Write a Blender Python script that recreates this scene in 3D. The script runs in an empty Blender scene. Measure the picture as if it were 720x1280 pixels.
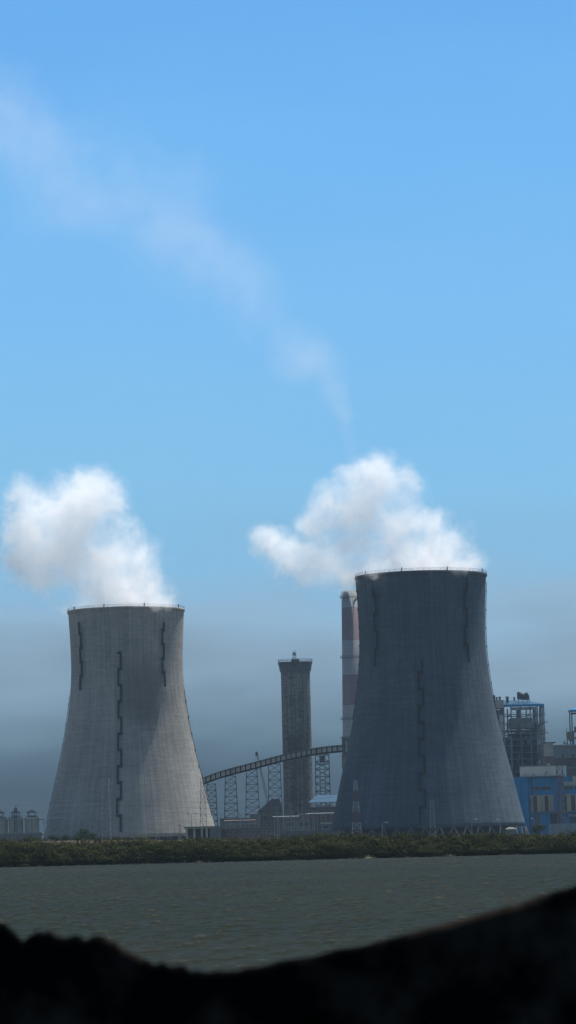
import bpy, math, random
import numpy as np
from mathutils import Vector, Matrix, Euler, noise as mnoise

random.seed(7)
rng = np.random.default_rng(11)
R = math.radians
scene = bpy.context.scene
COL = scene.collection

# ------------------------------------------------------------------ camera
W0, H0, F = 720.0, 1280.0, 4000.0            # photograph pixels, focal length in them
CAM = Vector((0, 0, 6.0))
PITCH = math.atan((1046 - 640) / F)
ROLL = R(-1.4)
CM = (Matrix.Rotation(R(90) + PITCH, 3, 'X') @ Matrix.Rotation(ROLL, 3, 'Z'))


def P(px, py, D):
    """world point seen at photo pixel px, py and lying D metres away"""
    d = CM @ Vector(((px - W0 / 2) / F, (H0 / 2 - py) / F, -1.0))
    return CAM + d * (D / d.y)


def zat(px, py, D):
    return P(px, py, D).z


cam_data = bpy.data.cameras.new('camera')
cam = bpy.data.objects.new('camera', cam_data)
COL.objects.link(cam)
cam.matrix_world = Matrix.Translation(CAM) @ CM.to_4x4()
cam_data.sensor_fit = 'VERTICAL'
cam_data.sensor_height = 36
cam_data.sensor_width = 24
cam_data.lens = 36 * F / H0
cam_data.clip_start = 0.5
cam_data.clip_end = 30000
cam_data.dof.use_dof = True
cam_data.dof.focus_distance = 1800
cam_data.dof.aperture_fstop = 5.0
scene.camera = cam

# ------------------------------------------------------------------ materials


class NT:
    def __init__(s, name):
        s.m = bpy.data.materials.new(name)
        s.m.use_nodes = True
        s.t = s.m.node_tree
        s.t.nodes.clear()
        s.out = s.t.nodes.new('ShaderNodeOutputMaterial')

    def n(s, typ, props=None, **ins):
        nd = s.t.nodes.new(typ)
        for k, v in (props or {}).items():
            setattr(nd, k, v)
        for k, v in ins.items():
            k2 = k.replace('_', ' ') if not k.startswith('i') or not k[1:].isdigit() else int(k[1:])
            s.put(nd.inputs[k2], v)
        return nd

    def put(s, inp, v):
        if isinstance(v, bpy.types.NodeSocket):
            s.t.links.new(v, inp)
        else:
            inp.default_value = v

    def math(s, op, a, b=None, c=None, clamp=False):
        nd = s.t.nodes.new('ShaderNodeMath')
        nd.operation = op
        nd.use_clamp = clamp
        for i, v in enumerate((a, b, c)):
            if v is not None:
                s.put(nd.inputs[i], v)
        return nd.outputs[0]

    def ramp(s, fac, stops, interp='LINEAR'):
        nd = s.t.nodes.new('ShaderNodeValToRGB')
        cr = nd.color_ramp
        cr.interpolation = interp
        while len(cr.elements) < len(stops):
            cr.elements.new(0.5)
        for e, (p, c) in zip(cr.elements, stops):
            e.position = p
            e.color = (c[0], c[1], c[2], 1) if hasattr(c, '__len__') else (c, c, c, 1)
        s.put(nd.inputs[0], fac)
        return nd.outputs[0]

    def mix(s, fac, a, b, mode='MIX'):
        nd = s.t.nodes.new('ShaderNodeMix')
        nd.data_type = 'RGBA'
        nd.blend_type = mode
        nd.clamp_factor = True
        s.put(nd.inputs[0], fac)
        s.put(nd.inputs[6], a if isinstance(a, bpy.types.NodeSocket) else (*a, 1))
        s.put(nd.inputs[7], b if isinstance(b, bpy.types.NodeSocket) else (*b, 1))
        return nd.outputs[2]

    def noise(s, vec, scale, detail=4, rough=0.55):
        nd = s.n('ShaderNodeTexNoise', Scale=scale, Detail=detail, Roughness=rough)
        s.put(nd.inputs['Vector'], vec)
        return nd.outputs['Fac']

    def obj(s):
        return s.n('ShaderNodeTexCoord').outputs['Object']

    def scaled(s, vec, sc):
        nd = s.n('ShaderNodeVectorMath', {'operation': 'MULTIPLY'})
        s.put(nd.inputs[0], vec)
        nd.inputs[1].default_value = sc
        return nd.outputs[0]

    def surf(s, color, rough=0.85, bump=None, dist=0.1, metallic=0.0, spec=0.3, strength=0.6):
        b = s.n('ShaderNodeBsdfPrincipled')
        s.put(b.inputs['Base Color'], color if isinstance(color, bpy.types.NodeSocket) else (*color, 1))
        s.put(b.inputs['Roughness'], rough)
        b.inputs['Metallic'].default_value = metallic
        b.inputs['Specular IOR Level'].default_value = spec
        if bump is not None:
            bn = s.n('ShaderNodeBump', Strength=strength, Distance=dist)
            s.put(bn.inputs['Height'], bump)
            s.t.links.new(bn.outputs[0], b.inputs['Normal'])
        s.t.links.new(b.outputs[0], s.out.inputs[0])
        return s.m


def painted(name, col, var=0.25, rough=0.7, scale=0.25, metallic=0.0):
    """weathered flat colour: blotches, rain streaks and fine grain"""
    n = NT(name)
    o = n.obj()
    a = n.noise(o, scale, 5)
    st = n.noise(n.scaled(o, (1.2, 1.2, 0.08)), 1.0, 4)
    f = n.math('ADD', n.math('MULTIPLY', a, 0.5), n.math('MULTIPLY', st, 0.5))
    lo = tuple(c * (1 - var * 1.6) for c in col)
    hi = tuple(min(1, c * (1 + var * 0.9)) for c in col)
    c = n.ramp(f, [(0.3, lo), (0.5, col), (0.72, hi)])
    return n.surf(c, rough, n.noise(o, 2.0, 3), 0.05, metallic)


def concrete_shell(name, base, dark, light, dark_patch=None, ring=1.5, spread=0.10):
    n = NT(name)
    o = n.obj()
    sp = n.n('ShaderNodeSeparateXYZ')
    n.put(sp.inputs[0], o)
    x, y, z = sp.outputs
    ang = n.math('ARCTAN2', y, x)
    cb = n.n('ShaderNodeCombineXYZ')
    n.put(cb.inputs[0], n.math('MULTIPLY', ang, 40.0))
    n.put(cb.inputs[2], z)
    cv = cb.outputs[0]
    big = n.noise(o, 0.022, 5, 0.6)
    streak = n.noise(n.scaled(cv, (0.42, 1, 0.018)), 1.0, 5, 0.6)
    fine = n.noise(n.scaled(cv, (1.7, 1, 0.10)), 1.0, 4, 0.65)
    lift = n.noise(n.scaled(cv, (0.045, 1, 0.62)), 1.0, 3, 0.6)      # casting lifts
    patch = n.noise(n.scaled(cv, (0.22, 1, 0.55)), 1.0, 2, 0.5)
    f = n.math('MULTIPLY', big, 0.30)
    f = n.math('MULTIPLY_ADD', streak, 0.26, f)
    f = n.math('MULTIPLY_ADD', fine, 0.14, f)
    f = n.math('MULTIPLY_ADD', lift, 0.16, f)
    f = n.math('MULTIPLY_ADD', patch, 0.14, f)
    col = n.ramp(f, [(0.5 - spread, dark), (0.5, base), (0.5 + spread, light)])
    # formwork joints: horizontal every lift, vertical every panel
    zr = n.math('FRACT', n.math('DIVIDE', z, ring))
    hj = n.math('LESS_THAN', zr, 0.10)
    ar = n.math('FRACT', n.math('MULTIPLY', ang, 38 / math.pi))
    vj = n.math('LESS_THAN', ar, 0.11)
    keep = n.noise(n.scaled(cv, (0.05, 1, 0.02)), 1.0, 2)
    jt = n.math('MAXIMUM', n.math('MULTIPLY', hj, 0.2), n.math('MULTIPLY', vj, n.math('MULTIPLY', n.math('SUBTRACT', keep, 0.3, clamp=True), 1.3)))
    col = n.mix(jt, col, tuple(c * 0.62 for c in dark))
    # soot run-down below the rim
    zt = n.math('SUBTRACT', 152.0, z)
    rm = n.math('SUBTRACT', 1.0, n.math('DIVIDE', zt, 22.0), clamp=True)
    rs = n.ramp(n.noise(n.scaled(cv, (0.75, 1, 0.03)), 1.0, 4), [(0.5, 0.0), (0.68, 1.0)])
    col = n.mix(n.math('MULTIPLY', n.math('MULTIPLY', rm, rs), 0.8), col, (dark[0] * .75, dark[1] * .55, dark[2] * .42))
    if dark_patch:  # noise-edged dark blotch mixed into the shell colour
        (sx, sy, sz), (rx, rz), sc = dark_patch
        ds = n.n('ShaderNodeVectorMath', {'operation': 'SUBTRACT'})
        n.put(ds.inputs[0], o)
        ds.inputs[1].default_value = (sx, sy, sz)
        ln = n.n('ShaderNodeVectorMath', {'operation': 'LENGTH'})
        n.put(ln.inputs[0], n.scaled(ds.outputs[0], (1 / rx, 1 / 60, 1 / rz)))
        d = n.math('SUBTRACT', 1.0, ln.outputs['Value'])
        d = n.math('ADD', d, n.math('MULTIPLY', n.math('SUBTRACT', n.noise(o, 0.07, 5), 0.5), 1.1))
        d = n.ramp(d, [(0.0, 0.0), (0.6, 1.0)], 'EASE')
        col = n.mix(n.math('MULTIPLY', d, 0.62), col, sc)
    bump = n.math('ADD', n.math('MULTIPLY', n.math('MAXIMUM', hj, vj), -0.5), n.noise(o, 0.8, 4))
    return n.surf(col, 0.92, bump, 0.12, spec=0.15)


def striped(name, bands, top, d_extra):
    """a chimney painted in hoops; bands = [(height, colour)] from below"""
    n = NT(name)
    o = n.obj()
    sp = n.n('ShaderNodeSeparateXYZ')
    n.put(sp.inputs[0], o)
    z = n.math('DIVIDE', sp.outputs[2], top)
    c = n.ramp(z, [(b / top, k) for b, k in bands], 'CONSTANT')
    st = n.noise(n.scaled(o, (0.35, 0.35, 0.02)), 1.0, 5, 0.65)
    bl = n.noise(o, 0.06, 5)
    c = n.mix(n.ramp(st, [(0.42, 0.0), (0.75, 0.75)]), c, (0.17, 0.16, 0.16))
    c = n.mix(n.ramp(bl, [(0.45, 0.0), (0.8, 0.5)]), c, (0.22, 0.2, 0.2))
    ring = n.math('LESS_THAN', n.math('FRACT', n.math('DIVIDE', sp.outputs[2], 3.0)), 0.12)
    c = n.mix(n.math('MULTIPLY', ring, 0.25), c, (0.12, 0.11, 0.11))
    return n.surf(c, 0.85)


def leafy(name, a, b, c):
    n = NT(name)
    o = n.obj()
    f = n.math('ADD', n.math('MULTIPLY', n.noise(o, 0.22, 3), 0.6), n.math('MULTIPLY', n.noise(o, 2.6, 2), 0.4))
    col = n.ramp(f, [(0.36, a), (0.5, b), (0.64, c)])
    m = n.surf(col, 0.8, spec=0.05)
    return m


def sheet(name, col, pitch=0.9, axis='X', rough=0.55):
    """profiled metal cladding"""
    n = NT(name)
    o = n.obj()
    wv = n.n('ShaderNodeTexWave', {'wave_type': 'BANDS', 'bands_direction': axis}, Scale=1.0 / pitch, Distortion=0.0)
    n.put(wv.inputs['Vector'], o)
    a = n.noise(o, 0.12, 5)
    st = n.noise(n.scaled(o, (0.8, 0.8, 0.05)), 1.0, 4)
    f = n.math('ADD', n.math('MULTIPLY', a, 0.5), n.math('MULTIPLY', st, 0.5))
    c = n.ramp(f, [(0.33, tuple(k * 0.62 for k in col)), (0.52, col), (0.7, tuple(k * 1.25 for k in col))])
    return n.surf(c, rough, wv.outputs['Fac'], 0.08, 0.0)


M = {}
M['shell_pale'] = None
M['steel'] = painted('dark_steel', (0.075, 0.085, 0.095), 0.3, 0.6)
M['steel_b'] = painted('blackened_steel', (0.035, 0.040, 0.046), 0.3, 0.6)
M['black'] = painted('black_steel', (0.012, 0.013, 0.015), 0.3, 0.7)
M['steel_mid'] = painted('grey_steel', (0.17, 0.19, 0.21), 0.3, 0.6)
M['steel_pale'] = painted('pale_steel', (0.18, 0.195, 0.20), 0.25, 0.6)
M['rust'] = painted('rusty_steel', (0.16, 0.085, 0.06), 0.4, 0.8)
M['red'] = painted('red_paint', (0.16, 0.065, 0.055), 0.3, 0.7)
M['white'] = painted('white_paint', (0.30, 0.30, 0.29), 0.2, 0.7)
M['cream'] = painted('cream_render', (0.31, 0.295, 0.25), 0.22, 0.85)
M['grey'] = painted('grey_render', (0.125, 0.135, 0.135), 0.25, 0.85)
M['dgrey'] = painted('dark_render', (0.085, 0.09, 0.10), 0.3, 0.85)
M['pink'] = painted('pink_render', (0.15, 0.115, 0.10), 0.2, 0.85)
M['green'] = painted('pale_green_sheet', (0.10, 0.15, 0.115), 0.2, 0.6)
M['conc'] = painted('old_concrete', (0.26, 0.26, 0.25), 0.3, 0.9)
M['conc_h'] = painted('grey_sheet_roof', (0.10, 0.105, 0.10), 0.25, 0.8)
M['dconc'] = painted('dark_concrete', (0.11, 0.115, 0.11), 0.3, 0.9)
M['blue'] = sheet('blue_cladding', (0.012, 0.19, 0.40))
M['blue_roof'] = sheet('blue_roof_sheet', (0.014, 0.062, 0.115), rough=0.4)
M['cladding'] = sheet('grey_cladding', (0.16, 0.18, 0.19))
M['pale_clad'] = sheet('pale_cladding', (0.36, 0.36, 0.33))
M['gallery'] = sheet('gallery_cladding', (0.36, 0.35, 0.33), 3.0)
n = NT('window_glass')
M['glass'] = n.surf((0.02, 0.025, 0.03), 0.12, spec=0.6)
n = NT('lamp_glass')
M['lampglass'] = n.surf((0.7, 0.7, 0.66), 0.3)
M['bark'] = painted('bark', (0.08, 0.065, 0.05), 0.3, 0.9)
M['leaf'] = leafy('mangrove_leaves', (0.022, 0.025, 0.006), (0.031, 0.034, 0.007), (0.045, 0.047, 0.010))
M['leaf2'] = leafy('tree_leaves', (0.022, 0.035, 0.014), (0.038, 0.055, 0.022), (0.060, 0.078, 0.030))

# ------------------------------------------------------------------ mesh building


class MB:
    def __init__(s):
        s.v, s.f = [], []

    def add(s, vs, fs):
        b = len(s.v)
        s.v += [tuple(v) for v in vs]
        s.f += [tuple(i + b for i in f) for f in fs]
        return s

    def box(s, x0, x1, y0, y1, z0, z1):
        v = [(x0, y0, z0), (x1, y0, z0), (x1, y1, z0), (x0, y1, z0), (x0, y0, z1), (x1, y0, z1), (x1, y1, z1), (x0, y1, z1)]
        return s.add(v, [(0, 3, 2, 1), (4, 5, 6, 7), (0, 1, 5, 4), (1, 2, 6, 5), (2, 3, 7, 6), (3, 0, 4, 7)])

    def beam(s, a, b, t, t2=None):
        a, b = Vector(a), Vector(b)
        d = b - a
        if d.length < 1e-6:
            return s
        d.normalize()
        up = Vector((0, 0, 1)) if abs(d.z) < 0.9 else Vector((0, 1, 0))
        u = d.cross(up).normalized() * (t / 2)
        w = d.cross(u).normalized() * ((t2 or t) / 2)
        v = [a - u - w, a + u - w, a + u + w, a - u + w, b - u - w, b + u - w, b + u + w, b - u + w]
        return s.add(v, [(0, 3, 2, 1), (4, 5, 6, 7), (0, 1, 5, 4), (1, 2, 6, 5), (2, 3, 7, 6), (3, 0, 4, 7)])

    def lathe(s, prof, n=48, cx=0, cy=0, a0=0.0, a1=None, closed=False):
        """prof: (r, z) list, revolved about the vertical through cx, cy"""
        full = a1 is None
        a1 = 2 * math.pi if full else a1
        k = n if full else n + 1
        vs, fs = [], []
        for (r, z) in prof:
            for i in range(k):
                a = a0 + (a1 - a0) * i / n
                vs.append((cx + r * math.cos(a), cy + r * math.sin(a), z))
        m = len(prof)
        for j in range(m if closed else m - 1):
            for i in range(n):
                i2 = (i + 1) % k
                j2 = (j + 1) % m
                fs.append((j * k + i, j * k + i2, j2 * k + i2, j2 * k + i))
        return s.add(vs, fs)

    def cyl(s, cx, cy, z0, z1, r0, r1=None, n=20, cap=True):
        r1 = r0 if r1 is None else r1
        s.lathe([(r0, z0), (r1, z1)], n, cx, cy)
        if cap:
            b = len(s.v) - 2 * n
            s.f.append(tuple(b + i for i in reversed(range(n))))
            s.f.append(tuple(b + n + i for i in range(n)))
        return s

    def tube(s, pts, r, n=8):
        pts = [Vector(p) for p in pts]
        vs, fs = [], []
        for i, p in enumerate(pts):
            d = (pts[min(i + 1, len(pts) - 1)] - pts[max(i - 1, 0)]).normalized()
            up = Vector((0, 0, 1)) if abs(d.z) < 0.9 else Vector((0, 1, 0))
            u = d.cross(up).normalized()
            w = d.cross(u)
            rr = r[i] if hasattr(r, '__len__') else r
            for k in range(n):
                a = 2 * math.pi * k / n
                vs.append(p + (u * math.cos(a) + w * math.sin(a)) * rr)
        for i in range(len(pts) - 1):
            for k in range(n):
                k2 = (k + 1) % n
                fs.append((i * n + k, i * n + k2, (i + 1) * n + k2, (i + 1) * n + k))
        fs.append(tuple(reversed(range(n))))
        fs.append(tuple((len(pts) - 1) * n + k for k in range(n)))
        return s.add(vs, fs)

    def mesh(s, name, mat, smooth=False):
        me = bpy.data.meshes.new(name)
        me.from_pydata(s.v, [], s.f)
        me.materials.append(mat)
        if smooth:
            me.shade_smooth()
        me.validate()
        me.update()
        return me

    def build(s, name, mat, parent=None, smooth=False, loc=None):
        o = bpy.data.objects.new(name, s.mesh(name, mat, smooth))
        COL.objects.link(o)
        if parent is not None:
            o.parent = parent
        if loc is not None:
            o.location = loc
        return o


def tag(o, label=None, cat=None, group=None, kind=None):
    for k, v in (('label', label), ('category', cat), ('group', group), ('kind', kind)):
        if v:
            o[k] = v
    return o


def thing(name, loc, label, cat, group=None, rz=0):
    o = bpy.data.objects.new(name, None)
    o.empty_display_size = 1
    COL.objects.link(o)
    o.location = loc
    o.rotation_euler = (0, 0, rz)
    return tag(o, label, cat, group)


def kids(o):
    return [c for c in bpy.data.objects if c.parent == o]


def copy_tree(o, parent=None):
    c = o.copy()
    COL.objects.link(c)
    c.parent = parent
    for ch in kids(o):
        copy_tree(ch, c)
    return c


GROUND = 1.6

# ------------------------------------------------------------------ setting: land, water, near bank


def grid_mesh(name, xs, ys, hfun, mat, smooth=True):
    X, Y = np.meshgrid(xs, ys)
    Z = hfun(X, Y)
    nx, ny = len(xs), len(ys)
    co = np.stack([X, Y, Z], -1).reshape(-1, 3)
    i = np.arange(ny - 1)[:, None] * nx + np.arange(nx - 1)[None, :]
    q = np.stack([i, i + 1, i + 1 + nx, i + nx], -1).reshape(-1, 4)
    me = bpy.data.meshes.new(name)
    me.vertices.add(len(co))
    me.vertices.foreach_set('co', co.astype(np.float32).ravel())
    me.loops.add(q.size)
    me.loops.foreach_set('vertex_index', q.astype(np.int32).ravel())
    me.polygons.add(len(q))
    me.polygons.foreach_set('loop_start', np.arange(0, q.size, 4, dtype=np.int32))
    me.update(calc_edges=True)
    me.materials.append(mat)
    if smooth:
        me.shade_smooth()
    o = bpy.data.objects.new(name, me)
    COL.objects.link(o)
    return o


# land of the far side, one sheet to the horizon
n = NT('land')
o_ = n.obj()
c_ = n.ramp(n.noise(o_, 0.03, 6), [(0.35, (0.06, 0.055, 0.04)), (0.5, (0.11, 0.095, 0.07)), (0.65, (0.075, 0.085, 0.04))])
m_land = n.surf(c_, 0.95, n.noise(o_, 0.6, 4), 0.3)
ys = np.array([826, 829, 833, 840, 860, 900, 1000, 1400, 2000, 3000, 5900.])


def land_h(X, Y):
    return np.interp(Y, [826, 829, 834, 845, 5900], [-0.9, -0.1, 0.9, GROUND, GROUND]) + 0 * X


tag(grid_mesh('ground', np.linspace(-2900, 2900, 30), ys, land_h, m_land), 'flat brown land of the far shore under the plant', kind='structure')

# water
n = NT('water')
o_ = n.obj()
w1 = n.noise(n.scaled(o_, (0.34, 0.22, 1)), 1.0, 6, 0.62)
w2 = n.noise(n.scaled(o_, (1.6, 0.75, 1)), 1.0, 5, 0.65)
w3 = n.noise(n.scaled(o_, (0.015, 0.01, 1)), 1.0, 3, 0.5)
h_ = n.math('ADD', n.math('MULTIPLY', w1, 0.9), n.math('MULTIPLY', w2, 0.5))
silt = n.ramp(n.math('ADD', n.math('MULTIPLY', w3, 0.75), n.math('MULTIPLY', w1, 0.25)),
              [(0.35, (0.012, 0.0165, 0.0128)), (0.65, (0.0185, 0.0205, 0.0145))])
sz_ = n.n('ShaderNodeSeparateXYZ')
n.put(sz_.inputs[0], o_)
crest_glint = n.ramp(n.math('ADD', n.math('MULTIPLY', sz_.outputs[2], 2.2), n.noise(n.scaled(o_, (1.5, 0.35, 1)), 1.0, 5, 0.75)), [(0.76, 0.0), (0.92, 1.0)])
silt = n.mix(n.math('MULTIPLY', crest_glint, 0.55), silt, (0.048, 0.048, 0.041))  # glints on the wave crests, painted paler into the silt colour
m_water = n.surf(silt, 0.25, h_, 0.35, spec=0.3, strength=1.0)
wb_ = [q for q in n.t.nodes if q.type == 'BSDF_PRINCIPLED'][0]      # silty water: mostly the lit silt, some mirror
df_ = n.n('ShaderNodeBsdfDiffuse')
n.put(df_.inputs[0], silt)
ms_ = n.n('ShaderNodeMixShader')
ms_.inputs[0].default_value = 0.13
n.t.links.new(df_.outputs[0], ms_.inputs[1])
n.t.links.new(wb_.outputs[0], ms_.inputs[2])
n.t.links.new(ms_.outputs[0], n.out.inputs[0])
wy = [25.0, 60.0, 100.0, 125.0]
while wy[-1] < 832:
    wy.append(wy[-1] + 0.35 + (wy[-1] - 125) * 0.0011)
wx = np.concatenate([[-2900, -1200, -500, -220, -140], np.arange(-86, 86.1, 0.36), [140, 220, 500, 1200, 2900]])
wcomp = []
for k in range(34):
    lam = 0.9 * (2.5 / 0.9) ** (k / 33)
    a = rng.normal(1.25, 0.75)
    wcomp.append((2 * math.pi / lam, math.cos(a), math.sin(a), 0.0050 * lam * rng.uniform(.6, 1.4), rng.uniform(0, 6.28)))


def waves(X, Y):
    Z = 0 * X
    for k, cx_, cy_, am, ph in wcomp:
        Z = Z + am * np.sin(k * (X * cx_ + Y * cy_) + ph)
    Z = Z + 0.6 * Z * np.abs(Z) / 0.05
    return Z * np.interp(np.abs(X), [100, 140], [1, 0]) * np.interp(Y, [60, 125, 810, 826], [0, 1, 1, .2])


tag(grid_mesh('water', wx, np.array(wy), waves, m_water), 'choppy grey green water of the creek', kind='structure')

# the near bank: ridge profile between camera and water, out of focus and unlit
RIDGE = [(-220, 1085), (-80, 1120), (-30, 1140), (0, 1153), (14, 1166), (30, 1170), (42, 1164), (55, 1166), (62, 1161), (75, 1171),
         (90, 1172), (108, 1176), (122, 1170), (132, 1166), (142, 1174), (150, 1186), (163, 1197), (176, 1201), (188, 1198),
         (203, 1197), (216, 1205), (236, 1212), (262, 1216), (290, 1214), (330, 1207), (380, 1197),
         (440, 1184), (500, 1169), (560, 1153), (610, 1139), (650, 1128), (690, 1116), (720, 1107), (780, 1088), (900, 1060)]
RD = 9.65
rx = np.array([P(a, b, RD).x for a, b in RIDGE])
rz = np.array([P(a, b, RD).z for a, b in RIDGE])


def fbm2(X, Y, s, seed=0.0, oct=5):
    out = np.empty(X.shape)
    it = np.nditer([X, Y], flags=['multi_index'])
    for x, y in it:
        out[it.multi_index] = mnoise.fractal(Vector((float(x) * s, float(y) * s, seed)), 0.9, 2.1, oct)
    return out


def bank_h(X, Y):
    top = np.interp(X, rx, rz) + fbm2(X, 0 * Y, 13.0, 9.1, 4) * np.interp(X, [-0.4, 0.0], [0.028, 0.004])
    # foot by the photographer, nearly upright cut face, ridge, then fall to the water
    f = np.interp(Y, [-6, 8.4, 9.72, 9.97, 10.0, 10.6, 13, 26, 34], [0, 0.0, 0.10, 0.998, 1, 0.90, 0.7, 0.1, -0.3])
    z = 4.3 + (top - 4.3) * np.clip(f, 0, 2)
    z = np.where(Y > 13, np.interp(Y, [13, 26, 34], [0, 1, 1.3]) * (-0.4 - (4.3 + (top - 4.3) * 0.75)) + (4.3 + (top - 4.3) * 0.75), z)
    amp = np.interp(Y, [-6, 8, 9.7, 9.95, 10.05, 10.4, 13], [0.06, 0.06, 0.06, 0.008, 0.008, 0.02, 0.1])
    return z + fbm2(X, Y, 5.0, 3.3) * amp * np.interp(X, [-0.3, 0.1], [1.0, 0.45])


n = NT('bank_soil')
o_ = n.obj()
c_ = n.ramp(n.noise(o_, 3.5, 6, 0.6), [(0.45, (0.003, 0.003, 0.003)), (0.64, (0.034, 0.028, 0.022))])
m_bank = n.surf(c_, 1.0, n.noise(o_, 14.0, 6), 0.03, spec=0.0)
bx = np.concatenate([np.linspace(-30, -1.8, 40), np.linspace(-1.75, 1.75, 280), np.linspace(1.8, 30, 40)])
by = np.concatenate([np.linspace(-6, 8, 24), np.linspace(8.2, 9.6, 14), np.linspace(9.65, 10.1, 28), np.linspace(10.15, 13, 24), np.linspace(14, 34, 20)])
bank = grid_mesh('riverbank', bx, by, bank_h, m_bank)
for v_ in bank.data.vertices:          # the cut face leans out over its foot
    y_ = v_.co.y
    if 9.0 < y_ < 14:
        v_.co.y -= 0.35 * float(np.interp(y_, [9.0, 9.72, 9.97, 10.1, 14], [0, 0.05, 1, 1, 0]))
tag(bank, 'dark earth bank in the foreground above the water', kind='structure')

# ------------------------------------------------------------------ vegetation


def leaves_mesh(name, lumps, per_m2, size, mat):
    """leaf-sized faces on and inside lumpy ellipsoids: (x, y, z, rx, ry, rz)"""
    vs = []
    for (x, y, z, a, b, c) in lumps:
        area = 4 * math.pi * ((a * b) ** 1.6 / 3 + (a * c) ** 1.6 / 3 + (b * c) ** 1.6 / 3) ** (1 / 1.6)
        k = max(20, int(area * per_m2))
        d = rng.normal(size=(k, 3))
        d /= np.linalg.norm(d, axis=1)[:, None]
        rad = 1 - np.abs(rng.normal(size=(k, 1))) * 0.16
        ph = rng.uniform(0, 6.28, 3)
        lob = 1 + 0.24 * np.sin(d[:, :1] * 5 + ph[0]) * np.sin(d[:, 1:2] * 4 + ph[1]) + 0.12 * np.sin(d[:, 2:3] * 7 + ph[2])
        c0 = np.array([x, y, z]) + d * rad * lob * np.array([a, b, c])
        u = rng.normal(size=(k, 3))
        nrm = d + rng.normal(size=(k, 3)) * 0.3
        u = np.cross(nrm, u)
        u /= np.linalg.norm(u, axis=1)[:, None] + 1e-9
        w = np.cross(nrm, u)
        w /= np.linalg.norm(w, axis=1)[:, None] + 1e-9
        s = size * rng.uniform(0.55, 1.3, (k, 1))
        vs.append(np.stack([c0 - u * s * 0.5, c0 + w * s * 0.35, c0 + u * s * 0.5, c0 - w * s * 0.35], 1).reshape(-1, 3))
    co = np.concatenate(vs)
    q = np.arange(len(co)).reshape(-1, 4)
    me = bpy.data.meshes.new(name)
    me.vertices.add(len(co))
    me.vertices.foreach_set('co', co.astype(np.float32).ravel())
    me.loops.add(q.size)
    me.loops.foreach_set('vertex_index', q.astype(np.int32).ravel())
    me.polygons.add(len(q))
    me.polygons.foreach_set('loop_start', np.arange(0, q.size, 4, dtype=np.int32))
    me.update(calc_edges=True)
    me.materials.append(mat)
    o = bpy.data.objects.new(name, me)
    COL.objects.link(o)
    return o


lumps = []
for row, y0 in enumerate((828.5, 831.5, 835.5, 841, 849, 860)):
    x = -190.0
    while x < 190:
        inside = abs(x) < 90
        step = random.uniform(1.8, 3.4) * (1 if inside else 1.9)
        x += step
        g = mnoise.noise(Vector((x * 0.05, row * 3.1, 0.0)))
        g2 = mnoise.noise(Vector((x * 0.018, 7.7, row)))
        top = (3.5, 4.7, 5.5, 5.9, 6.1, 6.2)[row] + g * 1.5 + g2 * 0.7 + random.uniform(-0.35, 0.35)
        if x > 30:
            top -= 0.35
        r = random.uniform(1.1, 3.4)
        y = y0 + random.uniform(-1.3, 1.3) + 1.2 * math.sin(x * 0.13)
        lumps.append((x, y, top - r * 0.9, r * 1.15, r, r * 0.9))
        if row < 3:
            lumps.append((x + random.uniform(-1, 1), y - random.uniform(0.0, 1.0), max(0.9, (top - r) * 0.45), r * 1.1, r * 0.9, max(1.1, (top - r) * 0.5)))
tag(leaves_mesh('mangrove_thicket', lumps, 16.0, 0.28, M['leaf']),
    'dense olive green mangrove thicket along the far waterline', 'shrubs', kind='stuff')


def tree(px, py, D, h, w, label, group='trees at the foot of the left tower'):
    b = P(px, py, D)
    t = thing('tree', (b.x, D, GROUND), label, 'tree', group)
    mb = MB()
    lean = random.uniform(-0.3, 0.3)
    mb.tube([(0, 0, -0.2), (lean * 0.5, 0, h * 0.3), (lean, 0, h * 0.55), (lean * 1.6, 0.1, h * 0.8)], [0.28, 0.2, 0.14, 0.06])
    for k in range(5):
        a = k * 1.3 + random.random()
        mb.tube([(lean * 0.6, 0, h * 0.38 + k * h * 0.06), (math.cos(a) * w * 0.3, math.sin(a) * w * 0.3, h * 0.6 + k * 0.2)], [0.1, 0.04], 6)
    mb.build('trunk', M['bark'], t)
    ls = []
    for k in range(11):
        a = random.uniform(0, 6.28)
        q = random.uniform(0, 0.36) * w
        r = w * random.uniform(0.13, 0.24)
        ls.append((lean + q * math.cos(a), q * math.sin(a), h * random.uniform(0.5, 0.9), r, r, r * 0.75))
    cr = leaves_mesh('crown', ls, 7.0, 0.45, M['leaf2'])
    cr.parent = t
    return t


for px, D, h, w, lb in ((36, 1500, 8.0, 8, 'low dark tree in front of the leftmost storage tanks'),
                        (47, 1520, 7.2, 6, 'small round tree between the tanks and the left cooling tower'),
                        (69, 1500, 9.0, 7, 'dark bushy tree at the left edge of the left cooling tower'),
                        (82, 1490, 8.2, 6, 'small dark tree left of the lamp post by the left cooling tower'),
                        (105, 1500, 10.5, 11, 'broad rounded tree right of the lamp post before the left cooling tower'),
                        (116, 1530, 9.0, 7, 'rightmost small tree before the left cooling tower'),
                        (672, 1500, 7.6, 9, 'low bushy tree in front of the blue plant hall')):
    tree(px, 1050, D, h, w, lb, 'trees around the plant')

# ------------------------------------------------------------------ cooling towers
PROF = [(0.0, 108), (0.055, 104.3), (0.12, 100.0), (0.2, 95), (0.27, 90), (0.345, 85.2), (0.42, 80.6), (0.49, 77), (0.56, 73.9), (0.635, 71.5),
        (0.72, 69.9), (0.79, 69.8), (0.86, 70.5), (0.93, 71.4), (1.0, 72.6)]
PT = np.array(PROF)


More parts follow.
